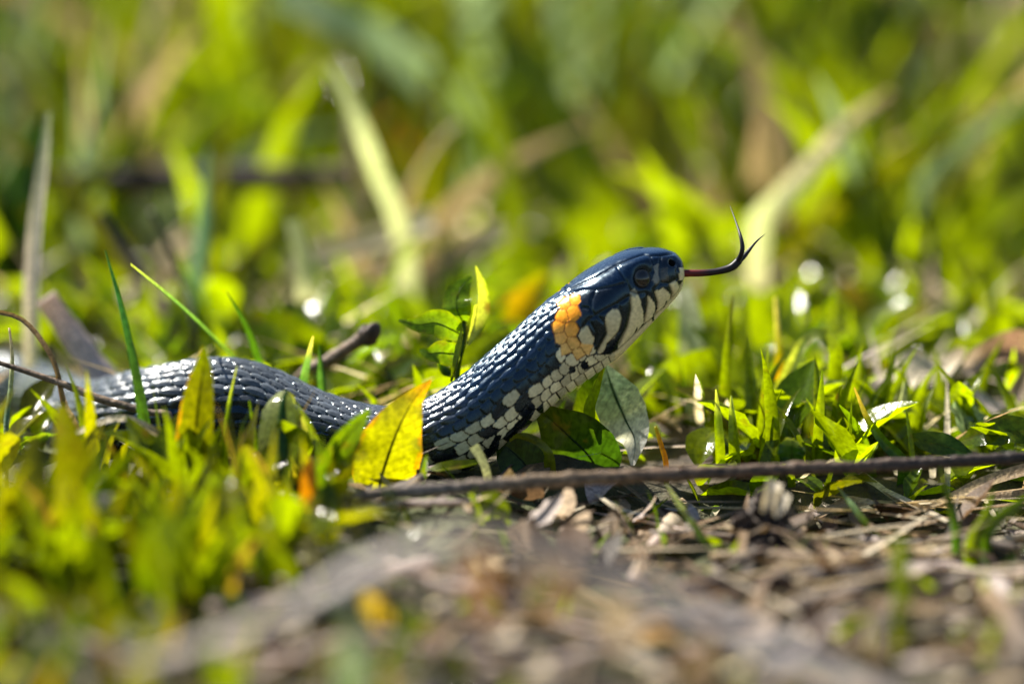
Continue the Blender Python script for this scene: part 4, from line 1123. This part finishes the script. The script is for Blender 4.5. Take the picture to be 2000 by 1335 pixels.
    BG = [
        ('wide_pale_grass_leaf', 'wide pale glaucous blade arching over high in the background', [(930, 470, .27), (925, 330, .27), (890, 225, .27), (800, 125, .27), (680, 50, .27), (540, -15, .28)], [50, 66, 76, 78, 70, 60], [MINT, MINT * 1.1, MINT * 1.2, MINT], 'end0', PAPER),
        ('slim_pale_grass_leaf', 'slim pale straight blade slanting in the background above the seedling', [(800, 560, .15), (775, 430, .15), (740, 345, .15), (700, 240, .15), (645, 125, .155)], [30, 34, 34, 32, 16], [PALE, PALE * 1.3, PALE * 1.5, PALE * 1.3], 'start', PAPER),
        ('dry_pale_grass_leaf', 'dry pale blade slanting up above the tongue tips', [(1480, 440, .15), (1510, 405, .15), (1580, 330, .16), (1660, 240, .17), (1740, 180, .18)], [34, 46, 46, 36, 10], [CREAM, PALE * 1.6, CREAM, STRAW], 'start', PAPER),
        ('broad_pale_leaf', 'broad pale leaf glowing softly high behind the tongue', [(1310, 420, .33), (1305, 300, .33), (1325, 150, .33), (1340, 20, .33), (1330, -60, .33)], [80, 120, 150, 130, 50], [MINT * .8, MINT, MINT * 1.1, MINT], 'start', PAPER),
        ('lime_grass_leaf', 'long lime blade sweeping up to the left behind the snake head', [(1225, 500, .22), (1170, 380, .22), (1100, 240, .23), (1020, 110, .24), (960, 20, .25)], [70, 76, 70, 60, 30], [LIME, LIME * 1.2, LIME, LIME * .8], 'start', LEAF),
        ('lime_grass_leaf', 'second lime blade fanning up nearer the seedling', [(1150, 480, .20), (1100, 400, .20), (1040, 300, .21), (1000, 200, .22)], [60, 66, 56, 20], [LIME * 1.2, LIME * 1.2, LIME, LIME], 'start', LEAF),
        ('dry_stalk', 'cream dry stem lying slantwise in the background above the knobby twig', [(560, 520, .15), (650, 490, .15), (760, 460, .15), (845, 428, .15)], [40, 44, 48, 52], [CREAM * .7, CREAM * .7, CREAM * .8, CREAM * 1.2], None, PAPER),
        ('dry_stalk', 'pale dry leaf stub standing behind the pointed blades', [(600, 640, .10), (596, 570, .10), (590, 500, .105), (570, 430, .11)], [44, 46, 40, 30], [PINKW, CREAM * .8, PALE, PALE], 'start', PAPER),
        ('dry_stalk', 'tan dry stem slanting behind the top of the seedling', [(830, 540, .13), (900, 490, .13), (985, 445, .13)], [40, 44, 36], [TAN, STRAW * .7, CREAM * .7], None, PAPER),
        ('dry_stalk', 'tan arched stem behind the tips of the tongue', [(1470, 490, .22), (1420, 420, .22), (1350, 380, .22), (1270, 400, .22)], [40, 46, 46, 40], [TAN * .8, STRAW * .6, STRAW * .6, TAN], 'start', PAPER),
        ('orange_leaf', 'orange autumn leaf blade glowing in the grass right of the tongue', [(1840, 730, .125), (1770, 665, .125), (1700, 605, .125), (1640, 555, .13)], [50, 76, 66, 20], [LIME, YELLOW, YELLOW * 1.1, np.array([.30, .16, .006])], 'start', LEAF),
        ('orange_leaf', 'orange leaf peeping over the back of the snake neck', [(1000, 640, .10), (1030, 590, .10), (1050, 560, .10), (1070, 540, .10)], [50, 80, 70, 30], [LIME, YELLOW * .8, np.array([.24, .14, .006]), YELLOW], 'start', LEAF),
        ('orange_leaf', 'small rusty leaf high behind the slim pale blade', [(760, 230, .30), (800, 270, .30), (850, 320, .30)], [40, 60, 40], [ORANGE * .5, ORANGE * .7, YELLOW * .6], None, LEAF),
        ('pale_leaf', 'pale mint leaf hanging right below the snake snout', [(1350, 700, .06), (1352, 650, .06), (1345, 600, .062), (1335, 560, .065)], [30, 50, 50, 30], [np.array([.5, .55, .5]), PALE * 1.1, PALE * .9, PALE * .6], 'start', PAPER),
        ('lime_leaf', 'big glowing lime leaf slanting behind the frosted leaf', [(1210, 850, .05), (1270, 790, .05), (1350, 730, .052), (1400, 700, .055)], [40, 90, 100, 50], [LIME * 1.2, LIME * 1.3, LIME * 1.2, LIME], 'start', LEAF),
        ('lime_leaf', 'glowing lime leaf behind the snake back under the cream stem', [(620, 720, .07), (580, 680, .07), (540, 650, .072), (490, 620, .075)], [60, 110, 110, 40], [LIME * 1.2, LIME * 1.3, LIME * 1.2, LIME], 'start', LEAF),
        ('lime_leaf', 'lime leaf behind the seedling stem and the neck', [(880, 790, .035), (920, 730, .035), (950, 690, .036), (1000, 650, .04)], [60, 90, 80, 30], [LIME * .9, LIME * 1.1, LIME, LIME], 'start', LEAF),
        ('lime_grass_leaf', 'upright lime blade with broad base left in the background', [(215, 480, .20), (225, 390, .20), (245, 300, .20), (270, 210, .21)], [60, 70, 50, 14], [LIME, LIME * 1.2, LIME, LIME], 'start', LEAF),
        ('dark_leaf', 'dark green shaded blade at the left edge of the background', [(30, 480, .16), (35, 400, .16), (55, 310, .165), (90, 230, .17)], [80, 90, 70, 20], [DEEP * .5, DEEP * .5, DEEP * .6, DEEP], 'start', LEAF),  # near-black blade stands in for shade in a gap between plants
        ('glaucous_grass_leaf', 'pale blue-green blade standing before the fallen branch', [(385, 560, .12), (395, 470, .12), (402, 380, .122), (408, 290, .125)], [30, 32, 26, 8], [GLAUC, GLAUC, GLAUC * 1.2, GLAUC], 'start', PAPER),
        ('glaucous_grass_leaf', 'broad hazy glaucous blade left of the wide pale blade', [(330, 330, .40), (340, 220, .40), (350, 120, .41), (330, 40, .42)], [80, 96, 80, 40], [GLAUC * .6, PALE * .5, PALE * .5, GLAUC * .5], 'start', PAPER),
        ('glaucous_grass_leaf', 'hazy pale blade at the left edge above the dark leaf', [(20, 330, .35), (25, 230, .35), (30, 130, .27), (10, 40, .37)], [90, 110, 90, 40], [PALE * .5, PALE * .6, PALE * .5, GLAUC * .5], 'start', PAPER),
        ('lime_grass_leaf', 'tall lime blade rising at the upper right, straight', [(1640, 400, .30), (1650, 250, .30), (1660, 100, .31), (1665, -40, .32)], [60, 66, 60, 40], [LIME, LIME * 1.1, LIME, LIME], 'start', LEAF),
        ('dark_leaf', 'dark green blade slanting down from the upper right corner', [(1900, 380, .34), (1840, 240, .34), (1770, 120, .34), (1700, -20, .35)], [80, 86, 80, 60], [DEEP, GREEN * .6, GREEN * .6, DEEP], 'start', LEAF),
        ('lime_grass_leaf', 'lime blade with a broad fold near the right edge', [(1890, 620, .22), (1880, 480, .22), (1850, 340, .225), (1800, 220, .23)], [70, 80, 66, 20], [LIME, LIME * 1.2, LIME, LIME], 'start', LEAF),
        ('lime_grass_leaf', 'lime blade leaning right at the right edge of the grass', [(1900, 560, .20), (1920, 420, .20), (1950, 300, .205), (1985, 180, .21)], [60, 66, 54, 16], [LIME, LIME, LIME * 1.1, LIME], 'start', LEAF),
        ('lime_grass_leaf', 'glowing lime blade between the dry pale blade and the orange leaf', [(1740, 540, .18), (1710, 420, .18), (1700, 320, .185), (1705, 230, .19)], [60, 70, 56, 14], [LIME, LIME * 1.1, LIME, LIME], 'start', LEAF),
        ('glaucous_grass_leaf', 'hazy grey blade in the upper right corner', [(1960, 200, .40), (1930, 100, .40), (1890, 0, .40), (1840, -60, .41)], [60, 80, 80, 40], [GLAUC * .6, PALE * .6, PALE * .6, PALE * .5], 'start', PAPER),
        ('lime_leaf', 'two-lobed lime leaf cluster member low between tongue and arch', [(1480, 640, .09), (1500, 600, .09), (1530, 570, .092)], [50, 80, 40], [LIME, LIME * 1.1, LIME], 'start', LEAF),
    ]
    for nm, lb, pts, w, cols, rt, mat in BG:
        blade(nm, lb, 'grass leaf' if 'grass' in nm else 'leaf' if 'leaf' in nm else ('dry stalk' if 'stem' in nm else 'grass leaf'), pts, w, cols, root={'start': 'start', 'end0': 'start'}.get(rt), mat=mat,
              fold=.25, face=(rng.uniform(-.5, .5), -1, rng.uniform(.1, .6)), ncross=5)
build_heroes()

# ------------------------------------------------------------------ scattered plants
def pick(cols, p):
    return cols[rng.choice(len(cols), p=p)]

def rand_blade(mb, base, hgt, wid, lean, az, colr, tipc=None, nseg=8, face_az=None, fold=.35, curve=.6, twist=0.):
    s = np.linspace(0, 1, nseg)
    dirv = np.array([math.cos(az), math.sin(az), 0])
    ang = lean + curve * s ** 1.5
    ds = hgt / (nseg - 1)
    step = np.stack([np.sin(ang), np.cos(ang)], 1) * ds
    cum = np.vstack([[0, 0], np.cumsum(step[:-1], 0)])
    pa = base + dirv[None, :] * cum[:, :1] + np.array([0, 0, 1.])[None, :] * cum[:, 1:]
    w = wid * np.interp(s, [0, .25, .6, 1], [.7, 1, .8, .03])
    fa = az + math.pi if face_az is None else face_az
    face = np.array([math.cos(fa), math.sin(fa), .3])
    v, f, s2, x = strip(pa, w, face, 3, fold, twist=twist)
    c = colr[None, :] * np.ones((len(v), 1))
    if tipc is not None:
        t = np.clip((np.repeat(s, 3) - .75) / .25, 0, 1)[:, None]
        c = c * (1 - t) + tipc * t
    mb.add(v, f, c)

def rand_leaf(mb, base, length, wid, elev, az, colr, fold=.2, cup=.15, droop=.6, nseg=9, k=.45):
    s = np.linspace(0, 1, nseg)
    dirv = np.array([math.cos(az), math.sin(az), 0])
    ang = elev - droop * s
    ds = length / (nseg - 1)
    step = np.stack([np.cos(ang), np.sin(ang)], 1) * ds
    cum = np.vstack([[0, 0], np.cumsum(step[:-1], 0)])
    pa = base + dirv[None, :] * cum[:, :1] + np.array([0, 0, 1.])[None, :] * cum[:, 1:]
    w = wid * oval(k, nseg, .04, .12)
    side = np.array([-dirv[1], dirv[0], 0])
    tt = unit(np.gradient(pa, axis=0))
    face = np.cross(np.tile(side, (nseg, 1)), tt) * -1
    v, f, s2, x = strip(pa, w, face, 5, fold, cup, .08, seed=int(abs(base[0]) * 1e5) % 999)
    mb.add(v, f, colr[None, :] * np.ones((len(v), 1)))

GREENS = [LIME * 1.15, LIME * 1.5, GREEN * 1.2, OLIVE, GREEN * 1.5, LIME * 1.8]
ORD = ['nearest', 'second nearest', 'third nearest', 'fourth nearest', 'fifth nearest', 'sixth nearest', 'seventh nearest', 'eighth nearest',
       'ninth nearest', 'tenth nearest', 'eleventh nearest', 'twelfth nearest', 'thirteenth nearest', 'fourteenth nearest', 'fifteenth nearest',
       'sixteenth nearest', 'seventeenth nearest', 'eighteenth nearest', 'nineteenth nearest', 'twentieth nearest', 'twenty-first nearest', 'twenty-second nearest', 'twenty-third nearest',
       'twenty-fourth nearest', 'twenty-fifth nearest', 'twenty-sixth nearest', 'twenty-seventh nearest', 'twenty-eighth nearest', 'twenty-ninth nearest', 'thirtieth nearest', 'thirty-first nearest', 'thirty-second nearest', 'thirty-third nearest', 'thirty-fourth nearest']
BACK_MARKS = {'the fallen branch': (400, 350, .19), 'the wide pale arching blade': (800, 130, .27), 'the slim pale blade': (720, 300, .17),
              'the dry pale blade': (1580, 330, .18), 'the broad pale leaf': (1320, 150, .46), 'the whitish dead blade': (70, 500, .08),
              'the orange leaf': (1720, 620, .10), 'the tongue tips': (1460, 450, .0), 'the seedling': (900, 600, .012), 'the cream dry stem': (720, 470, .15),
              'the long sweeping lime blade': (1100, 240, .23), 'the dark slanting blade': (1840, 240, .34)}
LOW_MARKS = {'the white folded leaf': (1220, 830, .01), 'the arched lime blade': (1600, 660, .03), 'the dark curved blade': (1700, 830, .008), 'the upright lime blade': (1598, 820, .01),
             'the mint leaf': (1350, 640, .06), 'the papery dead leaf': (1780, 740, .05), 'the broad wavy leaf': (1950, 850, .006), 'the orange leaf': (1720, 620, .10),
             'the tall slender blade': (1420, 700, .03), 'the knobby twig': (660, 690, .035), 'the seedling': (900, 640, .012), 'the pale leaning blade': (360, 610, .025),
             'the pink stem': (160, 680, .05), 'the orange dying blade': (1520, 680, .048), 'the cream dry stem': (700, 480, .15)}
FRONT_MARKS = {'the yellow leaf': (770, 850, -.012), 'the rusty-edged leaf': (390, 820, -.02), 'the hooded leaf': (552, 850, -.017), 'the tall dark blade': (280, 850, -.01),
               'the pale arching straw': (250, 830, -.022), 'the whitish stalk': (20, 780, -.005), 'the bent stalk peak': (935, 1046, -.11), 'the bent stalk foot': (430, 1250, -.165)}
LITTER_MARKS = {'the crumbly clod': (1490, 1000, ground_depth(1490, 1000)), 'the rolled white scrap': (1280, 1065, ground_depth(1280, 1065)), 'the dark flat stick': (1600, 1135, ground_depth(1600, 1135)), 'the forked tan stick': (1920, 1160, ground_depth(1920, 1160)),
                'the double straw strand': (1780, 990, ground_depth(1780, 990)), 'the bluish fresh blade': (1680, 1010, ground_depth(1680, 1010)), 'the pale green lying blade': (1350, 1020, ground_depth(1350, 1020)),
                'the bent stalk peak': (935, 1046, ground_depth(935, 1046)), 'the low lime leaf': (965, 1000, ground_depth(965, 1000)), 'the bent grey straw': (1575, 1160, ground_depth(1575, 1160)), 'the blurred lime blade': (1760, 1150, ground_depth(1760, 1150))}

def name_by_marks(items, marks):
    """items: (object, description, category, group, base). Each label says what it is and which landmark it stands by."""
    mk = {k: P(*v) for k, v in marks.items()}
    byk = {}
    for it in items:
        b = it[4]
        dist = {k: math.hypot(p[0] - b[0], p[1] - b[1]) for k, p in mk.items()}
        k = min(dist, key=dist.get)
        byk.setdefault((it[1], k), []).append((dist[k], it))
    for (desc, k), lst in byk.items():
        lst.sort(key=lambda q: q[0])
        for r, (dd, it) in enumerate(lst):
            word = ORD[r] if r < len(ORD) else 'farther off'
            lab = '%s, %s to %s' % (desc, word, k) if r < len(ORD) else '%s, well away from %s' % (desc, k)
            tag(it[0], lab, it[2], it[3])

def scatter_tall():
    stuff = MB(); dry = MB(); hazy = MB()
    for i in range(12500):
        y = .10 + rng.random() ** 1.4 * 2.6
        half = .25 + .35 * y
        x = rng.uniform(-half - .3, half + .3)
        clump = math.sin(x * 19 + 1) * math.cos(y * 17 + .5) + .6 * math.sin(x * 43 + y * 31)
        if clump < -.6 and rng.random() < .8:
            continue
        if y < .34 and rng.random() > ((y - .09) / .25) ** 1.25:
            continue
        if y < .20 and -.10 < x < -.035:          # the fallen branch shows here
            continue
        base = np.array([x, y, float(gh(x, y)) - .003])
        grow = np.interp(y, [.1, .2, .35, 1], [.30, .55, .95, 1.1])
        h = rng.uniform(.05, .14) * grow * (1.1 + .25 * clump)
        far_ = min(1, max(0, (y - .2) / .2))
        pale_ = rng.random() < .035
        if pale_:
            colr = pick([MINT * .6, GLAUC * .8, MINT], [.4, .4, .2]) * rng.uniform(.6, 1.2)
        else:
            colr = pick([LIME, LIME * 1.3, GREEN, OLIVE, DEEP], [.36 - .10 * far_, .28 - .12 * far_, .18 + .06 * far_, .14 + .08 * far_, .04 + .08 * far_]) * rng.uniform(.55, 1.2) * (1 - .18 * far_)
        rand_blade(hazy if pale_ else stuff, base, h, rng.uniform(.0018, .0060), rng.uniform(0, .6), rng.uniform(0, 6.28), colr, None, 7,
                   face_az=rng.uniform(0, 6.28), curve=rng.uniform(.1, 1.3))
        if rng.random() < .09:
            rand_blade(dry, base + [.004, .003, 0], h * .8, rng.uniform(.0015, .005), rng.uniform(.2, 1.2), rng.uniform(0, 6.28), pick([STRAW, CREAM, PINKW], [.35, .35, .3]), None, 6, curve=.5)
    tag(stuff.build('tall_grass', LEAF), 'blurred mass of lime and olive grass filling the background', 'grass', kind='stuff')
    tag(hazy.build('pale_tall_grass', PAPER), 'pale bluish green blades mixed through the background grass', 'grass', kind='stuff')
    tag(dry.build('dry_grass', DRY), 'dead straw mixed into the grass in the background', 'dry grass', kind='stuff')
    kinds = [('lime green', LIME * 1.3, LEAF, 30), ('olive green', OLIVE * 1.2, LEAF, 14), ('bluish green', MINT * .8, PAPER, 12), ('dead straw-coloured', STRAW, DRY, 12)]
    items = []
    for word, colr, mat, cnt in kinds:
        for k in range(cnt):
            y = rng.uniform(.16, .50)
            x = rng.uniform(-.112, .112) * (1.1 + y) / 1.1
            base = np.array([x, y, float(gh(x, y)) - .003])
            t = thing('grass_tuft', None, None, base)
            for q in range(int(rng.integers(3, 6))):
                mb = MB()
                b2 = base + [rng.uniform(-.006, .006), rng.uniform(-.006, .006), 0]
                rand_blade(mb, b2, rng.uniform(.05, .12) * np.interp(y, [.16, .32], [.55, 1]), rng.uniform(.003, .0075), rng.uniform(0, .7), rng.uniform(0, 6.28), colr * rng.uniform(.75, 1.25), None, 12,
                           face_az=rng.uniform(3.6, 5.8), curve=rng.uniform(.1, 1.0))
                mb.build('blade', mat, t, origin=base)
            items.append((t, 'blurred %s grass tuft' % word, 'grass tuft', '%s grass tufts in the background' % word, base))
    name_by_marks(items, BACK_MARKS)

def sprout(b, colr, nleaf, lmin, lmax, nm='leafy_sprout', hmax=.012, wr=(.4, .65)):
    t = thing(nm, None, None, b)
    az0 = rng.uniform(0, 6.28)
    hh = rng.uniform(.003, hmax)
    mb = MB()
    top = b + [rng.uniform(-.002, .002), rng.uniform(-.002, .002), hh]
    v, f, s = tube(spline([b - [0, 0, .002], (b + top) / 2 + [.0006, 0, 0], top], 8), np.full(8, .0005), 6, face=(.1, -1, .1))
    mb.add(v, f, colr * .8)
    mb.build('stem', LEAF, t, origin=b)
    for q in range(nleaf):
        mb = MB()
        L = rng.uniform(lmin, lmax)
        rand_leaf(mb, b + (top - b) * rng.uniform(.55, 1.0), L, L * rng.uniform(*wr), rng.uniform(.2, 1.3), az0 + q * 2.4 + rng.uniform(-.4, .4), colr * rng.uniform(.8, 1.25),
                  fold=rng.uniform(.1, .5), droop=rng.uniform(.2, 1.3), nseg=12)
        mb.build('leaf', LEAF, t, origin=b)
    return t

def tuft(b, colr, n, hmin, hmax, wmin, wmax, spread=.003):
    t = thing('short_grass_tuft', None, None, b)
    for q in range(n):
        mb = MB()
        rand_blade(mb, b + [rng.uniform(-spread, spread), rng.uniform(-spread, spread), 0], rng.uniform(hmin, hmax), rng.uniform(wmin, wmax), rng.uniform(0, .5), rng.uniform(0, 6.28),
                   colr * rng.uniform(.8, 1.2), None, 9, face_az=rng.uniform(3.6, 5.8), curve=rng.uniform(.1, .9))
        mb.build('blade', LEAF, t, origin=b)
    return t

def scatter_low():
    """low clover-like leaves and short blades behind and beside the snake"""
    stuff = MB(); dry = MB()
    def spot(ymin, ymax, xr):
        for _ in range(40):
            y = rng.uniform(ymin, ymax); x = rng.uniform(-xr, xr)
            if clear_of_snake(x, y, .005, .007):
                return np.array([x, y, float(gh(x, y)) - .001])
        return None
    for i in range(6300):
        b = spot(-.01, .34, .30 if i % 4 else .45)
        if b is None: continue
        if b[1] < .015 and -.11 < b[0] < .034: continue
        r = rng.random()
        tall = np.interp(b[1], [0, .1, .3], [.5, .75, .7])
        if r < .62:
            L = rng.uniform(.006, .018)
            b2 = b + [0, 0, rng.uniform(0, .012) * tall]
            rand_leaf(stuff, b2, L, L * rng.uniform(.35, .7), rng.uniform(-.1, 1.2), rng.uniform(0, 6.28), pick(GREENS, [.4, .3, .15, .1, .02, .03]) * rng.uniform(.75, 1.25), fold=rng.uniform(.1, .5), droop=rng.uniform(.1, 1.0))
        elif r < .82:
            rand_blade(stuff, b, rng.uniform(.012, .040) * tall, rng.uniform(.0015, .004), rng.uniform(0, .7), rng.uniform(0, 6.28), pick(GREENS, [.4, .25, .2, .08, .04, .03]) * rng.uniform(.75, 1.2), None, 6, face_az=rng.uniform(0, 6.28))
        else:
            rand_blade(dry, b + [0, 0, .002], rng.uniform(.015, .04), rng.uniform(.0010, .003), rng.uniform(.9, 1.5), rng.uniform(0, 6.28), pick([STRAW, CREAM, TAN, PINKW], [.25, .3, .2, .25]) * 1.1, None, 5, curve=.2)  # dry bits, brightened to stand in for sun glints on leaves
    tag(stuff.build('low_leaves', LEAF), 'low carpet of small lime leaves behind and beside the snake', 'ground cover', kind='stuff')
    tag(dry.build('dry_bits', PAPER), 'scattered dry grass bits brightened as sun glints in the green carpet', 'dry grass', kind='stuff')
    items = []
    for word, colr, isleaf, cnt, (x0, x1), gname in (('small lime leafy sprout', LIME * 1.2, 1, 36, (.036, .105), 'leafy sprouts right of the snake'), ('small lime leafy sprout', LIME * 1.15, 1, 22, (-.10, .02), 'leafy sprouts behind the snake'),
                                              ('short green grass tuft', LIME * 1.1, 0, 26, (.035, .105), 'short tufts right of the snake'), ('short green grass tuft', GREEN * 1.3, 0, 18, (-.10, .02), 'short tufts behind the snake')):
        for k in range(cnt):
            y = rng.uniform(.0 if x0 > 0 else .05, .14); x = rng.uniform(x0, x1)
            if not clear_of_snake(x, y, .005, .010): continue
            if x < .034 and x > 0 and y < .03: continue
            b = np.array([x, y, float(gh(x, y)) - .001])
            t = sprout(b, colr, int(rng.integers(3, 6)), .006, .0135) if isleaf else tuft(b, colr, int(rng.integers(2, 5)), .012, .030, .0016, .0034)
            items.append((t, word + ' in the low carpet', 'sprout' if isleaf else 'grass tuft', gname, b))
    name_by_marks(items, LOW_MARKS)

def scatter_front():
    """yellow-green growth in front of the body on the left, dry litter on the right"""
    stuff = MB(); dry = MB(); chips = MB()
    for i in range(2200):
        y = rng.uniform(-.42, -.016); x = (-.034 if y > -.06 else -.018) - (.216 if i % 5 < 3 else .45) * rng.random()
        if not clear_of_snake(x, y, .005, .009): continue
        b = np.array([x, y, float(gh(x, y)) - .001])
        colr = pick([LIME, YELLOW * .5, GREEN, OLIVE, TAN * .6], [.28, .14, .24, .20, .14]) * rng.uniform(.5, 1.05)
        dens = 1 if y > -.09 else .75
        if rng.random() > dens: continue
        if rng.random() < .28:
            L = rng.uniform(.008, .016)
            rand_leaf(stuff, b, L, L * rng.uniform(.35, .6), rng.uniform(.3, 1.4), rng.uniform(0, 6.28), colr, droop=rng.uniform(.1, 1.0))
        else:
            rand_blade(stuff, b, rng.uniform(.010, .028) * (1 if y > -.12 else .7), rng.uniform(.0012, .0034), rng.uniform(0, .6), rng.uniform(0, 6.28), colr, None, 6, face_az=rng.uniform(0, 6.28))
    for i in range(500):
        y = rng.uniform(-.40, -.02); x = rng.uniform(-.02, .26)
        b = np.array([x, y, float(gh(x, y)) - .001])
        rand_blade(stuff, b, rng.uniform(.004, .013), rng.uniform(.001, .0025), rng.uniform(0, .8), rng.uniform(0, 6.28), pick([LIME, GREEN, OLIVE], [.4, .4, .2]), None, 6, face_az=rng.uniform(0, 6.28))
    for i in range(4600):
        y = rng.uniform(-.42, -.012); x = rng.uniform(-.06 + min(0, y + .1) * .3, .26)
        if rng.random() < .30: x = rng.uniform(-.45, .45)
        if not clear_of_snake(x, y, .005, .006): continue
        big = 1.0 if y > -.07 else 1.9
        if y < -.07 and rng.random() < .55: continue
        if x < -.02 and y < -.06 and rng.random() < .6: continue
        b = np.array([x, y, float(gh(x, y)) + rng.uniform(0, .0025)])
        r = rng.random()
        colr = pick([STRAW, CREAM, TAN, BROWN, GREYB, PINKW], [.24, .16, .18, .20, .10, .12]) * (rng.uniform(.15, .6) if rng.random() < .75 else rng.uniform(.9, 1.25))
        if r < .45:
            rand_blade(dry, b, rng.uniform(.008, .04), rng.uniform(.0006, .0022) * big, rng.uniform(1.3, 1.6), rng.uniform(0, 6.28), colr, None, 5, curve=rng.uniform(-.2, .1), face_az=None)
        else:
            L = rng.uniform(.002, .009) * big
            rand_leaf(chips, b, L, L * rng.uniform(.25, .8), rng.uniform(-.1, .9), rng.uniform(0, 6.28), colr, fold=rng.uniform(-.4, .5), cup=rng.uniform(-.4, .4), droop=rng.uniform(-.6, .8), nseg=6)
    tag(stuff.build('front_growth', LEAF), 'yellow-green leaves and short grass in front of the snake body', 'grass', kind='stuff')
    tag(dry.build('straw_litter', DRY), 'dry straw and stem litter covering the foreground soil', 'litter', kind='stuff')
    tag(chips.build('leaf_litter', DRY), 'crumbled brown leaf flakes covering the foreground soil', 'litter', kind='stuff')
    items = []
    for k in range(84):
        x, y = rng.uniform(-.112, -.034), rng.uniform(-.10, -.020)
        if not clear_of_snake(x, y, .005, .010): continue
        b = np.array([x, y, float(gh(x, y)) - .001])
        cc = [LIME * 1.0, YELLOW * .65][int(rng.random() < .35)]
        word = 'lime' if cc[0] < .2 else 'yellow'
        if rng.random() < .3:
            items.append((sprout(b, cc, int(rng.integers(2, 5)), .009, .016, hmax=.009), 'blurred %s leafy sprout before the snake' % word, 'sprout', word + ' sprouts before the body', b))
        else:
            items.append((tuft(b, cc, int(rng.integers(2, 5)), .012, .030 if x < -.075 else .024, .002, .0042), 'blurred %s short grass tuft before the snake' % word, 'grass tuft', word + ' tufts before the body', b))
    name_by_marks(items, FRONT_MARKS)
    items = []
    for k in range(150):
        x, y = rng.uniform(.0, .105), -.012 - .13 * rng.random() ** 1.6
        b = np.array([x, y, float(gh(x, y)) - .001])
        mb = MB()
        if k % 2:
            cname, cc = [('straw-yellow', STRAW), ('tan', TAN), ('cream', CREAM)][int(rng.integers(3))]
            cc = cc * rng.uniform(.75, 1.1)
            rand_blade(mb, b + [0, 0, .004], rng.uniform(.018, .045), rng.uniform(.001, .0022), rng.uniform(1.35, 1.6), rng.uniform(0, 6.28), cc, None, 9, curve=rng.uniform(-.15, .1))
            items.append((mb.build('loose_straw', DRY, origin=b), 'loose %s straw on the litter' % cname, 'straw', cname + ' straws on the litter', b))
        else:
            cname, cc = [('tan', TAN), ('dark brown', BROWN * 1.3), ('pinkish', PINKW * .8)][int(rng.integers(3))]
            cc = cc * rng.uniform(.75, 1.1)
            L = rng.uniform(.006, .013)
            rand_leaf(mb, b + [0, 0, .003], L, L * rng.uniform(.35, .8), rng.uniform(0, .8), rng.uniform(0, 6.28), cc, fold=rng.uniform(-.4, .5), cup=rng.uniform(-.4, .4), droop=rng.uniform(-.6, .8), nseg=8)
            items.append((mb.build('dead_leaf_flake', DRY, origin=b), '%s dead leaf flake on the litter' % cname, 'dead leaf', cname + ' flakes on the litter', b))
    for k in range(34):
        x, y = rng.uniform(-.06, .105), -.03 - .16 * rng.random() ** 1.3
        cname, cc = [('grey', GREYB * 1.3), ('straw-yellow', STRAW), ('pale pinkish', PINKW), ('dark brown', BROWN)][int(rng.integers(4))]
        L = rng.uniform(.02, .06); az = rng.uniform(-.7, .7) + (math.pi if rng.random() < .5 else 0)
        pts = []
        for q in np.linspace(-.5, .5, 5):
            px_, py_ = x + q * L * math.cos(az), y + q * L * math.sin(az) * .8
            pts.append([px_, py_, float(gh(px_, py_)) + .0015 + .004 * rng.random()])
        r0 = rng.uniform(.0006, .0019)
        v, f, s = tube(spline(pts, 24), r0 * (1 + .12 * np.sin(np.linspace(0, 25, 24))) * np.linspace(1, .6, 24), 9, .75, (.1, -.5, 1), .10, k)
        b = np.array(pts[2])
        mb = MB(); mb.add(v, f, cc * rng.uniform(.7, 1.1))
        items.append((mb.build('fallen_stalk', BARK if cname == 'dark brown' else DRY, origin=b), '%s fallen stalk on the litter' % cname, 'stalk', cname + ' stalks on the litter', b))
    name_by_marks(items, LITTER_MARKS)
scatter_tall()
scatter_low()
scatter_front()
